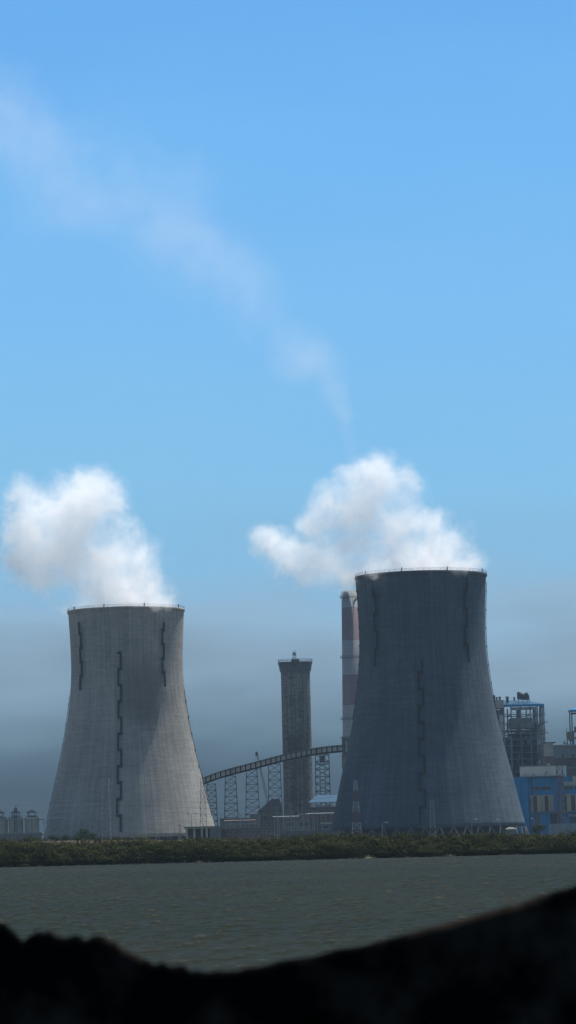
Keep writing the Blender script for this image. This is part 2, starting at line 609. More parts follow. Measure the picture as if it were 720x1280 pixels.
def prof_r(t, scale):
    # smooth radius through the measured profile
    tt = np.linspace(0, 1, 201)
    rr = np.interp(tt, PT[:, 0], PT[:, 1])
    k = np.ones(15) / 15
    rp = np.concatenate([2 * rr[0] - rr[14:0:-1], rr, 2 * rr[-1] - rr[-2:-16:-1]])
    rs = np.convolve(rp, k, 'same')[14:-14]
    return float(np.interp(t, tt, rs)) * scale


def cooling_tower(cx, cy, z0, z1, scale, mat, label, ladders, group, open_base=True):
    t = thing('cooling_tower', (cx, cy, 0), label, 'cooling tower', group)
    N = 60
    outer = [(prof_r(i / N, scale), z0 + (z1 - z0) * i / N) for i in range(N + 1)]
    inner = [(r - 0.7, z) for r, z in outer]
    rt = outer[-1][0]
    prof = outer[:-1] + [(rt, z1 - 1.6), (rt + 0.55, z1 - 1.4), (rt + 0.55, z1), (rt - 0.7, z1)] + inner[::-1][1:]
    MB().lathe(prof, 144, closed=True).build('shell', mat, t, smooth=False)
    sh = kids(t)[0]
    sh.data.shade_smooth()
    # rim railing
    mb = MB()
    rr = rt + 0.3
    for i in range(72):
        a = 2 * math.pi * i / 72
        mb.beam((rr * math.cos(a), rr * math.sin(a), z1), (rr * math.cos(a), rr * math.sin(a), z1 + 1.25), 0.10)
    ring = [(rr + 0.05, z1 + 1.2), (rr + 0.05, z1 + 1.32), (rr - 0.05, z1 + 1.32), (rr - 0.05, z1 + 1.2)]
    mb.lathe(ring, 96, closed=True)
    ring = [(rr + 0.05, z1 + 0.6), (rr + 0.05, z1 + 0.7), (rr - 0.05, z1 + 0.7), (rr - 0.05, z1 + 0.6)]
    mb.lathe(ring, 96, closed=True)
    mb.build('rim_railing', M['steel'], t)
    for a in (-1.9, -1.2, -2.6, -0.4):
        MB().cyl(rt * math.cos(a), rt * math.sin(a), z1, z1 + 2.0, 0.35, 0.25, 10).build('warning_light', M['red'], t)

    def on(phi, z, off):
        r = prof_r(min(1, max(0, (z - z0) / (z1 - z0))), scale) + off
        return Vector((r * math.sin(phi), -r * math.cos(phi), z))
    for (phi, za, zb, step, amp, sgn) in ladders:
        # staggered caged ladder: runs offset left and right with a landing between them
        mb = MB()
        lands = []
        edge = abs(phi) > 1.3
        z = za
        s = sgn
        dphi = amp / 42.0
        while z < zb - 0.5:
            z2 = min(z + step, zb)
            ph = phi + s * dphi * 0.5
            a, b = on(ph, z, 0.4 if edge else 1.2), on(ph, z2, 0.4 if edge else 1.2)
            mb.beam(a, b, 0.3 if edge else 1.15, 0.3 if edge else 0.8)
            s = -s
            ph2 = phi + s * dphi * 0.5
            if z2 < zb:
                lands.append(MB().beam(on(min(ph, ph2) - 0.012, z2, 0.5 if edge else 1.2), on(max(ph, ph2) + 0.012, z2, 0.5 if edge else 1.2), 0.6 if edge else 1.1, 0.8 if edge else 1.5))
            z = z2
        l = mb.build('ladder', M['black'], t)
        for q in lands:
            q.build('landing', M['black'], l)
    # support columns, fill and basin
    if open_base:
        rb = outer[0][0] - 0.35
        rg = rb + 2.6
        K = 44
        for i in range(K):
            a0 = 2 * math.pi * i / K
            for s in (-1, 1):
                a1 = a0 + s * math.pi / K * 0.92
                MB().beam((rg * math.cos(a0) , rg * math.sin(a0), GROUND), (rb * math.cos(a1), rb * math.sin(a1), z0 + 0.1), 0.5).build('column', M['steel'], t)
        MB().lathe([(rb - 5.5, GROUND), (rb - 5.5, z0 + 1.5), (rb - 6.0, z0 + 1.5), (rb - 6.0, GROUND)], 72, closed=True).build('fill_pack', M['black'], t)
        MB().lathe([(rg + 2.5, GROUND - 0.3), (rg + 2.5, GROUND + 1.5), (rg + 2.0, GROUND + 1.5), (rg + 2.0, GROUND - 0.3)], 96, closed=True).build('basin', M['conc'], t)
    return t


DL, DR = 1951.0, 1745.0
sL, sR = DL / F, DR / F * 1.125
bL = P(163, 1047, DL)
bR = P(535, 1035, DR)
zLt, zRt = zat(156, 763, DL), zat(525, 719.5, DR)
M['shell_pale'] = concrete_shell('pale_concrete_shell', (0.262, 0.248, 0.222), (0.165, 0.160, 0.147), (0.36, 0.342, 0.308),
                                 dark_patch=((11.5, -36, 92), (21, 30), (0.085, 0.082, 0.085)))
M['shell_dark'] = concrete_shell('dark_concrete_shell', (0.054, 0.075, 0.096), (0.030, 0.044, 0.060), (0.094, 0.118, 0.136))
TG = 'hyperbolic cooling towers'


def lad(px, py0, py1, cx, D, scale, z0, z1, amp, sgn=1, step=12.0):
    """ladder seen at pixel column px between rows py0 (top) and py1"""
    za, zb = zat(px, py1, D), zat(px, py0, D)
    zm = (za + zb) / 2
    r = prof_r((zm - z0) / (z1 - z0), scale)
    xm = P(px, (py0 + py1) / 2, D - r * 0.9).x - cx
    phi = math.asin(max(-1, min(1, xm / r)))
    return (phi, za, zb, step, amp, sgn)


ladL = [lad(150.5, 820, 1040, bL.x, DL, sL, bL.z, zLt, 1.9, 1, 9.7), lad(102, 781, 865, bL.x, DL, sL, bL.z, zLt, 1.2, -1, 8.5),
        lad(202, 781, 861, bL.x, DL, sL, bL.z, zLt, 1.4, 1, 8.5)]
ladL += [(R(82), zat(250, 1020, DL), zat(230, 862, DL), 10, 1.0, 1), (R(-84), zat(60, 1030, DL), zat(86, 870, DL), 12, 0.8, 1)]
cooling_tower(bL.x, DL, bL.z, zLt, sL, M['shell_pale'], 'pale weathered concrete cooling tower at left with a dark smudge', ladL, TG)
ladR = [lad(527, 830, 1031, bR.x, DR, sR, bR.z, zRt, 2.4, -1, 9.0), lad(472, 739, 836, bR.x, DR, sR, bR.z, zRt, 1.7, -1, 9.5),
        lad(581, 727, 831, bR.x, DR, sR, bR.z, zRt, 1.5, 1, 9.5)]
ladR += [(R(84), zat(620, 900, DR), zat(604, 728, DR), 10, 1.0, 1), (R(-84), zat(440, 900, DR), zat(446, 728, DR), 10, 0.8, 1)]
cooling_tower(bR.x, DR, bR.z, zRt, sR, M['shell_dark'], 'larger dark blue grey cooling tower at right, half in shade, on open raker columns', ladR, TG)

# ------------------------------------------------------------------ chimneys
CD = 2800.0
cb = P(448.5, 1030, CD)
ctop = zat(440, 739, CD)


def zc(py):
    return zat(440, py, CD)


redc, whc = (0.15, 0.088, 0.098), (0.25, 0.255, 0.26)
bands = [(0, whc), (zc(960), redc), (zc(922), whc), (zc(883), whc)]
bands = [(0, whc), (zc(955), redc), (zc(921), whc), (zc(883), redc), (zc(844), whc), (zc(802), redc), (zc(760), whc), (zc(746), (0.28, 0.28, 0.27))]
m_chim = striped('hooped_paint', bands, ctop, 0)
t = thing('chimney', (cb.x, CD, 0), 'tall red and white banded chimney behind the right cooling tower', 'chimney')
r1 = 14 * CD / F
r0 = r1 * 1.45
MB().lathe([(r0, GROUND - 1), (r1 * 1.2, ctop * 0.5), (r1, ctop), (r1 - 0.8, ctop), (r1 - 0.8, ctop - 20)], 48).build('stack', m_chim, t, True)
for py in (747, 822, 899):
    z = zc(py)
    rr = r1 * (1.0 + 0.4 * (1 - z / ctop))
    mb = MB()
    mb.lathe([(rr - 0.2, z - 0.5), (rr + 1.6, z - 0.2), (rr + 1.6, z + 0.1), (rr - 0.2, z + 0.1)], 36, closed=True)
    for i in range(36):
        a = 2 * math.pi * i / 36
        mb.beam(((rr + 1.5) * math.cos(a), (rr + 1.5) * math.sin(a), z), ((rr + 1.5) * math.cos(a), (rr + 1.5) * math.sin(a), z + 1.6), 0.15)
    mb.lathe([(rr + 1.42, z + 1.5), (rr + 1.6, z + 1.5), (rr + 1.6, z + 1.7), (rr + 1.42, z + 1.7)], 36, closed=True)
    mb.build('platform', M['steel'], t)
mb = MB()
mb.beam((-r1 * 1.12, -3, 20), (-r1 * 1.0, -1, ctop), 0.5)
mb.build('ladder', M['steel'], t)

# short dark concrete tower
SD = 2120.0
n = NT('sooty_tower_concrete')
o_ = n.obj()
st = n.noise(n.scaled(o_, (0.55, 0.55, 0.022)), 1.0, 5, 0.65)
bl = n.noise(o_, 0.07, 5)
f_ = n.math('ADD', n.math('MULTIPLY', st, 0.6), n.math('MULTIPLY', bl, 0.4))
c_ = n.ramp(f_, [(0.38, (0.060, 0.064, 0.068)), (0.5, (0.13, 0.132, 0.13)), (0.64, (0.20, 0.197, 0.185))])
sp = n.n('ShaderNodeSeparateXYZ')
n.put(sp.inputs[0], o_)
rg_ = n.math('LESS_THAN', n.math('FRACT', n.math('DIVIDE', sp.outputs[2], 2.6)), 0.14)
c_ = n.mix(n.math('MULTIPLY', rg_, 0.35), c_, (0.05, 0.052, 0.055))
bd = n.math('ABSOLUTE', n.math('DIVIDE', n.math('SUBTRACT', sp.outputs[2], zat(370, 873, SD)), 14.0))
bd = n.math('SUBTRACT', 1.0, bd, clamp=True)
c_ = n.mix(n.math('MULTIPLY', bd, n.ramp(st, [(0.35, 0.9), (0.65, 0.2)])), c_, (0.045, 0.05, 0.055))
m_soot = n.surf(c_, 0.9, n.noise(o_, 0.8, 4), 0.1)
sb = P(374, 1020, SD)
stop = zat(370, 829, SD)
t = thing('concrete_tower', (sb.x - 0.2, SD, 0), 'short dark concrete tower with a railed crown between the cooling towers', 'tower')
u = SD / F
mb = MB()
prof = [(19.3 * u, 0), (18.6 * u, 30), (18.2 * u, 60), (18.2 * u, stop - 4)]
mb.lathe(prof, 48)
mb.build('shaft', concrete_shell('sooty_shaft', (0.115, 0.117, 0.112), (0.04, 0.043, 0.045), (0.205, 0.20, 0.185), ring=2.4, spread=0.055), t, True)
zc0 = zat(370, 839, SD)
MB().lathe([(18.25 * u, zc0 - 1.0), (19.9 * u, zc0 + 0.8), (20.1 * u, stop - 0.6), (21.6 * u, stop), (21.6 * u, stop + 0.6), (1, stop + 0.6)], 48).build('collar', M['steel'], t)
mb = MB()
for i in range(40):
    a = 2 * math.pi * i / 40
    mb.beam((21.4 * u * math.cos(a), 21.4 * u * math.sin(a), stop + .6), (21.4 * u * math.cos(a), 21.4 * u * math.sin(a), stop + 2.4), 0.16)
for h in (1.5, 2.3):
    mb.lathe([(21.3 * u, stop + h), (21.5 * u, stop + h), (21.5 * u, stop + h + .16), (21.3 * u, stop + h + .16)], 40, closed=True)
mb.build('railing', M['steel'], t)
for i in range(16):
    a = 2 * math.pi * i / 16 + 0.1
    q = MB()
    q.beam((20.0 * u * math.cos(a), 20.0 * u * math.sin(a), stop - 2.6), (21.4 * u * math.cos(a), 21.4 * u * math.sin(a), stop - .1), 0.3)
    q.build('bracket', M['steel'], t)
q = MB()
q.box(-2.6, 2.8, -2, 2, stop + .6, stop + 2.6)
q.build('roof_hut', M['dgrey'], t)
q = MB()
for (a, b) in ((-1.1, -1.1), (1.1, -1.1), (1.1, 1.1), (-1.1, 1.1)):
    q.beam((a - .4, b, stop + 2.6), (a * .9 - .4, b * .9, stop + 7.4), 0.3)
for k in range(3):
    z = stop + 3.4 + k * 1.7
    for s_ in (-1, 1):
        q.beam((-1.5, s_ * 1.1, z), (.7, s_ * 1.1, z), .25)
        q.beam((-1.5, s_ * 1.1, z), (.7, s_ * 1.1, z + 1.6), .2)
q.box(-1.5, .7, -1, 1, stop + 5.6, stop + 6.6)
q.build('beacon_frame', M['steel_mid'], t)
for pxw in (0.35, 0.75):
    q = MB()
    q.tube([(18.4 * u * math.sin((pxw - .5) * 2), -18.6 * u * math.cos((pxw - .5) * 2), 0), (18.4 * u * math.sin((pxw - .5) * 2), -18.4 * u * math.cos((pxw - .5) * 2), stop - 8)], 0.28, 6)
    q.build('downpipe', M['steel'], t)

# ------------------------------------------------------------------ lattice things


def lattice_parts(t, h, wb, wt, nlev, th, leg_m, br_m, dx=0.0, zoff=0.0, db=None, dt=None):
    db = wb if db is None else db
    dt = wt if dt is None else dt

    def cnr(k, f):
        w = wb + (wt - wb) * f
        d = db + (dt - db) * f
        sx, sy = ((-1, -1), (1, -1), (1, 1), (-1, 1))[k]
        return Vector((sx * w + dx * f, sy * d, zoff + h * f))
    for k in range(4):
        MB().beam(cnr(k, 0), cnr(k, 1), th * 1.35).build('leg', leg_m, t)
    mb = MB()
    for i in range(nlev):
        f0, f1 = i / nlev, (i + 1) / nlev
        for k in range(4):
            k2 = (k + 1) % 4
            mb.beam(cnr(k, f1), cnr(k2, f1), th)
            mb.beam(cnr(k, f0), cnr(k2, f1), th * 0.8)
            mb.beam(cnr(k2, f0), cnr(k, f1), th * 0.8)
    mb.build('bracing', br_m, t)


# coal conveyor gallery on its trestles
KD = 2040.0
GP = [(215, 991), (235, 983.5), (256, 975), (270, 969.5), (285, 965), (300, 961), (318, 956.5), (336, 951.5), (355, 946.5), (375, 942), (395, 938.5), (412, 936.3), (428, 935)]
gt = thing('conveyor_gallery', (0, KD, 0), 'long enclosed conveyor gallery curving up on trestles to the chimney', 'conveyor')
pts = [P(a, b, KD) for a, b in GP]
# resample evenly
L = [0]
for i in range(1, len(pts)):
    L.append(L[-1] + (pts[i] - pts[i - 1]).length)
NS = 34
gx = np.interp(np.linspace(0, L[-1], NS + 1), L, [p.x for p in pts])
gz = np.interp(np.linspace(0, L[-1], NS + 1), L, [p.z for p in pts])
kz = np.ones(3) / 3
gz[1:-1] = np.convolve(gz, kz, 'valid')
wall, roofm, rib, floorm = MB(), MB(), MB(), MB()
for i in range(NS):
    a0, a1 = (gx[i], gz[i]), (gx[i + 1], gz[i + 1])

    def slab(mb, zl, zh, y0, y1, g=0.0):
        v = [(a0[0] + g, y0, a0[1] + zl), (a1[0] - g, y0, a1[1] + zl), (a1[0] - g, y1, a1[1] + zl), (a0[0] + g, y1, a0[1] + zl),
             (a0[0] + g, y0, a0[1] + zh), (a1[0] - g, y0, a1[1] + zh), (a1[0] - g, y1, a1[1] + zh), (a0[0] + g, y1, a0[1] + zh)]
        mb.add(v, [(0, 3, 2, 1), (4, 5, 6, 7), (0, 1, 5, 4), (1, 2, 6, 5), (2, 3, 7, 6), (3, 0, 4, 7)])
    slab(wall, -1.6, 1.5, -2.0, 2.0, 0.35)
    slab(roofm, 1.55, 2.0, -2.5, 2.5)
    slab(floorm, -2.7, -1.65, -2.3, 2.3)
    rib.beam((a0[0], -2.35, a0[1] - 2.6), (a0[0], -2.35, a0[1] + 1.7), 0.7)
    rib.beam((a0[0], -2.4, a0[1] + 1.2), (a1[0], -2.4, a1[1] + 1.2), 0.3)
wall.build('wall', M['gallery'], gt)
roofm.build('roof', M['cladding'], gt)
floorm.build('floor_truss', M['black'], gt)
rib.build('rib', M['black'], gt)

TRG = 'lattice trestles under the conveyor'
for (x0, x1, ytop, wt_, lb, y1w) in (
        (258, 271, 980, 5.2, 'lowest conveyor trestle beside the left cooling tower', 0),
        (280.5, 297, 970, 6.2, 'second conveyor trestle from the left cooling tower', 0),
        (307, 324, 961.5, 6.4, 'third conveyor trestle from the left, behind the leaning crane boom', 0),
        (336, 352, 955, 7.0, 'fourth conveyor trestle just left of the dark concrete tower', 0)):
    cx = P((x0 + x1) / 2, 1000, KD).x
    zt_ = zat((x0 + x1) / 2, ytop, KD)
    u = KD / F
    t = thing('conveyor_trestle', (cx, KD + 0.5, GROUND), lb, 'trestle', TRG)
    wb = (x1 - x0) / 2 * u * 1.18
    lattice_parts(t, zt_ - GROUND, wb, wt_ / 2 * 1.05, 10, 0.31, M['steel_b'], M['steel_b'], db=3.6, dt=2.2)
cx = P(404, 1000, KD).x
zt_ = zat(404, 943, KD)
t = thing('conveyor_trestle', (cx, KD + 0.5, GROUND), 'dense braced conveyor trestle above the blue hipped roof', 'trestle', TRG)
lattice_parts(t, zt_ - GROUND, 4.7, 4.3, 12, 0.38, M['steel_b'], M['steel_b'], db=3, dt=2.4)
mb = MB()
for s in (-1.6, 1.6):
    mb.beam((s, -2.4, 0), (s, -2.3, zt_ - GROUND), 0.4)
mb.box(-4.5, 4.5, -2.6, 2.6, zt_ - GROUND - 6.5, zt_ - GROUND - 5.9)
mb.box(-1.3, 1.5, -2.5, 2.5, zt_ - GROUND - 5.2, zt_ - GROUND - 0.6)
mb.build('inner_frame', M['steel'], t)

# transfer house at the end of the gallery
a, b = P(425.5, 930, KD), P(441, 930, KD)
zt1, zt0 = zat(432, 919, KD), zat(432, 946, KD)
t = thing('transfer_house', ((a.x + b.x) / 2, KD, 0), 'dark transfer house at the upper end of the conveyor gallery', 'building')
w = (b.x - a.x) / 2
MB().box(-w * .75, w, -3.5, 3.5, zt0, zt1 - 1.8).build('wall', M['dgrey'], t)
MB().box(-w * .95, w + .5, -4, 4, zt1 - 1.7, zt1 - 1.0).build('roof', M['steel_pale'], t)
mb = MB()
for z in (zt0 - 6.5, zt0 - 0.4, zt0 + 6):
    mb.box(-w * 1.05, w, -4.6, -3.6, z, z + 0.4)
    mb.beam((-w * 1.05, -4.5, z + 1.4), (w, -4.5, z + 1.4), 0.2)
mb.build('walkway', M['steel'], t)
MB().box(-w * .2, w * .1, -3.62, -3.5, zt0 + 3, zt1 - 4).build('window', M['pale_clad'], t)
for sx in (-.7, .9):
    for sy in (-3, 3):
        MB().beam((w * sx, sy, GROUND), (w * sx, sy, zt0), 0.7).build('leg', M['steel'], t)

# crane with raised boom
a, b = P(344, 1012, KD + 40), P(321, 941, KD + 40)
t = thing('crane', (a.x, a.y, GROUND), 'crane with thin lattice boom leaning left above the conveyor', 'crane')
h = b.z - GROUND
q = Vector((b.x - a.x, 0, b.z - GROUND))
for s1 in (-1, 1):
    for s2 in (-1, 1):
        MB().beam(Vector((s1 * .9, s2 * .9, 3)), q + Vector((s1 * .35, s2 * .35, 0)), 0.28).build('boom_chord', M['steel'], t)
mb = MB()
for i in range(24):
    f0, f1 = i / 24, (i + 1) / 24
    for s2 in (-1, 1):
        s1 = 1 if i % 2 else -1
        a1 = Vector((s1 * (.9 - .55 * f0), s2 * (.9 - .55 * f0), 3)) + (q - Vector((0, 0, 3))) * f0
        b1 = Vector((-s1 * (.9 - .55 * f1), s2 * (.9 - .55 * f1), 3)) + (q - Vector((0, 0, 3))) * f1
        mb.beam(a1, b1, 0.2)
mb.build('boom_lacing', M['steel'], t)
MB().box(-3.2, 3.2, -2, 2, 1.4, 4.4).build('cab', M['rust'], t)
for s in (-1, 1):
    MB().box(-3.8, 3.8, s * 1.7 - .6, s * 1.7 + .6, 0, 1.35).build('track', M['dgrey'], t)
MB().box(q.x - .9, q.x + .7, -.5, .5, q.z - 2.0, q.z + .6).build('boom_head', M['steel'], t)
MB().tube([(q.x - .6, 0, q.z), (q.x - .6, 0, q.z - 26)], 0.07, 6).build('hoist_rope', M['steel'], t)


def mast(px, py0, D, wb, wt, lev, th, label, leg_m, br_m, group='lattice masts around the plant', bands=False):
    b = P(px, 1040, D)
    zt = zat(px, py0, D)
    t = thing('lattice_mast', (b.x, D, GROUND), label, 'mast', group)
    h = zt - GROUND
    if not bands:
        lattice_parts(t, h, wb, wt, lev, th, leg_m, br_m)
    else:
        for i in range(6):
            f0, f1 = i / 6, (i + 1) / 6
            m_ = leg_m if i % 2 == 0 else br_m
            mb = MB()
            for s in range(2):
                g0, g1 = f0 + (f1 - f0) * s / 2, f0 + (f1 - f0) * (s + 1) / 2
                c0 = [Vector((sx * (wb + (wt - wb) * g0), sy * (wb + (wt - wb) * g0), h * g0)) for sx, sy in ((-1, -1), (1, -1), (1, 1), (-1, 1))]
                c1 = [Vector((sx * (wb + (wt - wb) * g1), sy * (wb + (wt - wb) * g1), h * g1)) for sx, sy in ((-1, -1), (1, -1), (1, 1), (-1, 1))]
                for k in range(4):
                    mb.beam(c0[k], c1[k], th * 1.3)
                    mb.beam(c1[k], c1[(k + 1) % 4], th)
                    mb.beam(c0[k], c1[(k + 1) % 4], th * .8)
                    mb.beam(c0[(k + 1) % 4], c1[k], th * .8)
            mb.build('lattice_section', m_, t)
    MB().cyl(0, 0, h, h + 2.2, 0.12, 0.06, 8).build('antenna', M['steel'], t)
    return t


mast(133, 973, 1840, 2.7, 1.7, 13, 0.17, 'tall pale lattice mast standing before the left cooling tower', M['steel_mid'], M['steel_mid'])
mast(254.5, 972, 1840, 2.3, 0.9, 11, 0.15, 'thin grey lattice mast at the right foot of the left cooling tower', M['steel_mid'], M['steel_mid'])
mast(446, 976, 1600, 2.6, 0.7, 9, 0.2, 'red and white banded lattice mast before the right cooling tower', M['red'], M['white'], bands=True)
mast(541, 1000, 1660, 1.6, 0.9, 8, 0.13, 'faint short lattice mast near the centre of the right cooling tower', M['steel_mid'], M['steel_mid'])
mast(702, 956, 1780, 2.3, 1.5, 10, 0.2, 'rust coloured lattice mast before the blue plant hall', M['rust'], M['rust'])
mast(20, 1010, 1700, 1.1, 0.6, 7, 0.28, 'short dark lattice mast in front of the storage tanks', M['steel'], M['steel'])


def lamp(px, py, D, label, arm=1.6, double=False):
    b = P(px, 1040, D)
    zt = zat(px, py, D)
    t = thing('street_lamp', (b.x, D, GROUND), label, 'street lamp', 'street lamps along the plant road')
    h = zt - GROUND
    mb = MB()
    mb.tube([(0, 0, 0), (0, 0, h * .6), (0, 0, h - .8), (arm * .35, 0, h - .15), (arm, 0, h)], [0.2, .16, .13, .11, .09])
    mb.build('pole', M['steel_pale'], t)
    for s in ((1, -1) if double else (1,)):
        if s < 0:
            MB().beam((0, 0, h - .8), (-arm, 0, h), .16).build('arm', M['steel_pale'], t)
        q = MB()
        q.box(min(s * arm, s * (arm + 1.3)), max(s * arm, s * (arm + 1.3)), -.3, .3, h - .16, h + .16)
        q.build('lamp_head', M['lampglass'] if not double else M['steel'], t)
    return t


lamp(478, 1028, 1640, 'street lamp right of the red and white mast')
lamp(590, 1024, 1660, 'street lamp with its head to the right before the lit side of the right tower')
lamp(570, 1027, 1700, 'shorter street lamp before the lit side of the right tower, inner of the pair', 1.2)
lamp(625, 1024, 1680, 'street lamp near the right foot of the right cooling tower', -1.6)
lamp(668, 1023, 1700, 'curved street lamp in front of the blue plant hall', -1.8)
lamp(240, 1017, 1800, 'twin armed floodlight pole right of the left cooling tower', 1.4, True)
lamp(98, 1030, 1560, 'lamp post among the trees before the left cooling tower', 0.8, True)

# ------------------------------------------------------------------ buildings helper


def span(px0, px1, py, D):
    return P(px0, py, D).x, P(px1, py, D).x


class Bld:
    """a building whose origin is at its foot; parts are given in photo pixels on its front plane"""

    def __init__(s, name, px0, px1, pyt, D, depth, label, cat='building', group=None, pym=None):
        s.D, s.dep = D, depth
        s.pym = pym if pym else pyt + 20
        x0, x1 = span(px0, px1, s.pym, D)
        s.cx = (x0 + x1) / 2
        s.px0, s.px1, s.pyt = px0, px1, pyt
        s.t = thing(name, (s.cx, D, 0), label, cat, group)

    def x(s, px):
        return P(px, s.pym, s.D).x - s.cx

    def z(s, py, px=None):
        return zat(px if px is not None else (s.px0 + s.px1) / 2, py, s.D)

    def box(s, name, px0, px1, pyt, pyb, mat, y0=0.0, y1=None, parent=None, pad=0):
        y1 = s.dep if y1 is None else y1
        zb = GROUND - 0.2 if pyb is None else s.z(pyb)
        o = MB().box(s.x(px0), s.x(px1), y0, y1, zb, s.z(pyt)).build(name, mat, parent if parent is not None else s.t)
        return o


def framed_window(b, px0, px1, pyt, pyb, mullions=2, yface=0.0, fm=None):
    x0, x1, z1, z0 = b.x(px0), b.x(px1), b.z(pyt), b.z(pyb)
    w = MB().box(x0, x1, yface - 0.10, yface + 0.05, z0, z1).build('window', M['glass'], b.t)
    mb = MB()
    th = 0.12
    for k in range(mullions + 1):
        xx = x0 + (x1 - x0) * k / mullions
        mb.box(xx - th, xx + th, yface - .22, yface - .104, z0, z1)
    for zz in (z0, z1):
        mb.box(x0 - th, x1 + th, yface - .25, yface - .225, zz - th, zz + th)
    mb.build('frame', fm or M['steel_mid'], w)
    return w


# ---- storage tanks, far left
for k, (p0, p1, lb) in enumerate(((-28, -10, 'storage tank outermost, cut by the left border'), (-9, 9.0, 'cream storage tank cut by the left border of the view'),
                                  (11, 29, 'cream storage tank in the middle of the row at left'),
                                  (31, 49, 'cream storage tank nearest the left cooling tower'))):
    if k == 0:
        continue
    D = 1900.0
    x0, x1 = span(p0, p1, 1035, D)
    t = thing('storage_tank', ((x0 + x1) / 2, D, 0), lb, 'tank', 'storage tanks at the far left')
    r = (x1 - x0) / 2
    zt_ = zat(30, 1021.5, D)
    MB().cyl(0, 0, GROUND - .2, zt_, r, n=32).build('tank_body', M['cream'], t, False)
    MB().lathe([(r + .15, zt_ - .5), (r + .15, zt_), (r * .3, zt_ + .8), (0.02, zt_ + .9)], 32).build('tank_roof', M['grey'], t)
    mb = MB()
    for sx in (-1, 1):
        for sy in (-1, 1):
            mb.beam((sx * r * .45, sy * r * .45, zt_), (sx * r * .45, sy * r * .45, zt_ + 2.6), .22)
    mb.beam((-r * .9, -r * .5, zt_ + 1.1), (r * .9, -r * .5, zt_ + 1.1), .16)
    mb.build('canopy_post', M['steel'], t)
    MB().lathe([(r * 1.0, zt_ + 2.5), (r * .99, zt_ + 2.8), (.05, zt_ + 4.4)], 4, a0=math.pi / 4, a1=math.pi / 4 + 2 * math.pi).build('canopy', M['steel'], t)
D = 1890.0
x0, x1 = span(-20, 56, 1022, D)
t = thing('pipe_bridge', ((x0 + x1) / 2, D - 6, 0), 'long pipe bridge running past the tank tops', 'pipe bridge')
mb = MB()
zz = zat(30, 1025, D)
w = (x1 - x0) / 2
for dz in (0, 1.0):
    mb.tube([(-w, 0, zz + dz), (w, 0, zz + dz)], 0.25, 8)
mb.build('pipe', M['steel_mid'], t)
for k in range(6):
    MB().beam((-w + 2 * w * k / 5, 0, GROUND), (-w + 2 * w * k / 5, 0, zz), .3).build('post', M['steel'], t)
b = Bld('shed', -10, 52, 1041, 1600, 10, 'long low pale roofed shed in front of the storage tanks')
b.box('wall', -10, 52, 1042.5, None, M['grey'])
b.box('roof', -11, 53, 1041, 1042.5, M['steel_pale'], -.6, 10.6)

# ---- low gate buildings with green roof (between the towers)
b = Bld('gate_building', 231, 277, 1033, 1500, 9, 'low open fronted building with pale green roof right of the left tower', pym=1042)
b.box('roof', 230, 292, 1033, 1035, M['green'], -.8, 9.8)
b.box('wall', 262, 276, 1035.2, None, M['grey'], 0.2, 9)
b.box('back_wall', 232, 262, 1035.2, None, M['dgrey'], 6, 6.5)
for px in (232, 241.5, 251, 257):
    b.box('pillar', px, px + 2.6, 1035.2, None, M['cream'], .3, 1.4)
b = Bld('office_building', 277, 343, 1035, 1505, 10, 'low pinkish office block with a row of small dark windows', pym=1041)
b.box('wall', 277, 343, 1036, None, M['pink'])
b.box('roof', 293, 344, 1034.6, 1035.9, M['grey'], -.5, 10.4)
for k in range(9):
    framed_window(b, 280 + k * 7, 283 + k * 7, 1038.5, 1041.5, 1)
# ---- crushers and houses behind
b = Bld('crusher_house', 312, 352, 1003, 2010, 14, 'dark gabled crusher house below the fourth trestle', pym=1020)
x0, x1, xm = b.x(323), b.x(353), b.x(347)
zb, zt_ = GROUND, b.z(1015)
MB().box(x0, x1, 0, 14, zb, zt_).build('wall', M['dconc'], b.t)
mb = MB()
pk = b.z(999)
mb.add([(x0 - 1, -.6, zt_), (x1 + .5, -.6, zt_), (b.x(340), -.6, pk), (b.x(350), -.6, pk), (x0 - 1, 14.6, zt_), (x1 + .5, 14.6, zt_), (b.x(340), 14.6, pk), (b.x(350), 14.6, pk)],
       [(0, 1, 3, 2), (5, 4, 6, 7), (0, 2, 6, 4), (2, 3, 7, 6), (3, 1, 5, 7), (0, 4, 5, 1)])
mb.build('roof', M['dgrey'], b.t)
framed_window(b, 327, 334, 1020, 1026, 3)
framed_window(b, 339, 345, 1020, 1026, 3)
b = Bld('workshop', 275, 324, 1022, 1990, 12, 'flat grey workshop between the first trestles', pym=1030)
b.box('wall', 275, 313, 1024, None, M['dconc'])
b.box('upper_wall', 313, 324, 1019, None, M['grey'], .5, 11)
b.box('roof', 274, 313.5, 1022.5, 1024, M['grey'], -.5, 12.5)
for k in range(5):
    framed_window(b, 279 + k * 6.5, 283 + k * 6.5, 1027, 1031, 2)
b = Bld('pump_house', 355, 386, 1015, 1960, 12, 'grey pump house with dark windows at the foot of the concrete tower', pym=1030)
b.box('wall', 356, 388, 1022, None, M['grey'])
b.box('roof', 355, 389, 1020.8, 1022, M['steel_pale'], -.5, 12.5)
b.box('plant_room', 358, 369, 1012, 1020.8, M['dconc'], 2, 10)
b.box('duct', 373, 386, 1017, 1019.5, M['steel_pale'], -1, 1)
for k in range(4):
    framed_window(b, 380 + k * 1.9 - 21, 381.2 + k * 1.9 - 21 + 3, 1028, 1033, 1) if k % 2 == 0 else framed_window(b, 372 + k * 3.2, 375 + k * 3.2, 1028, 1033, 1)
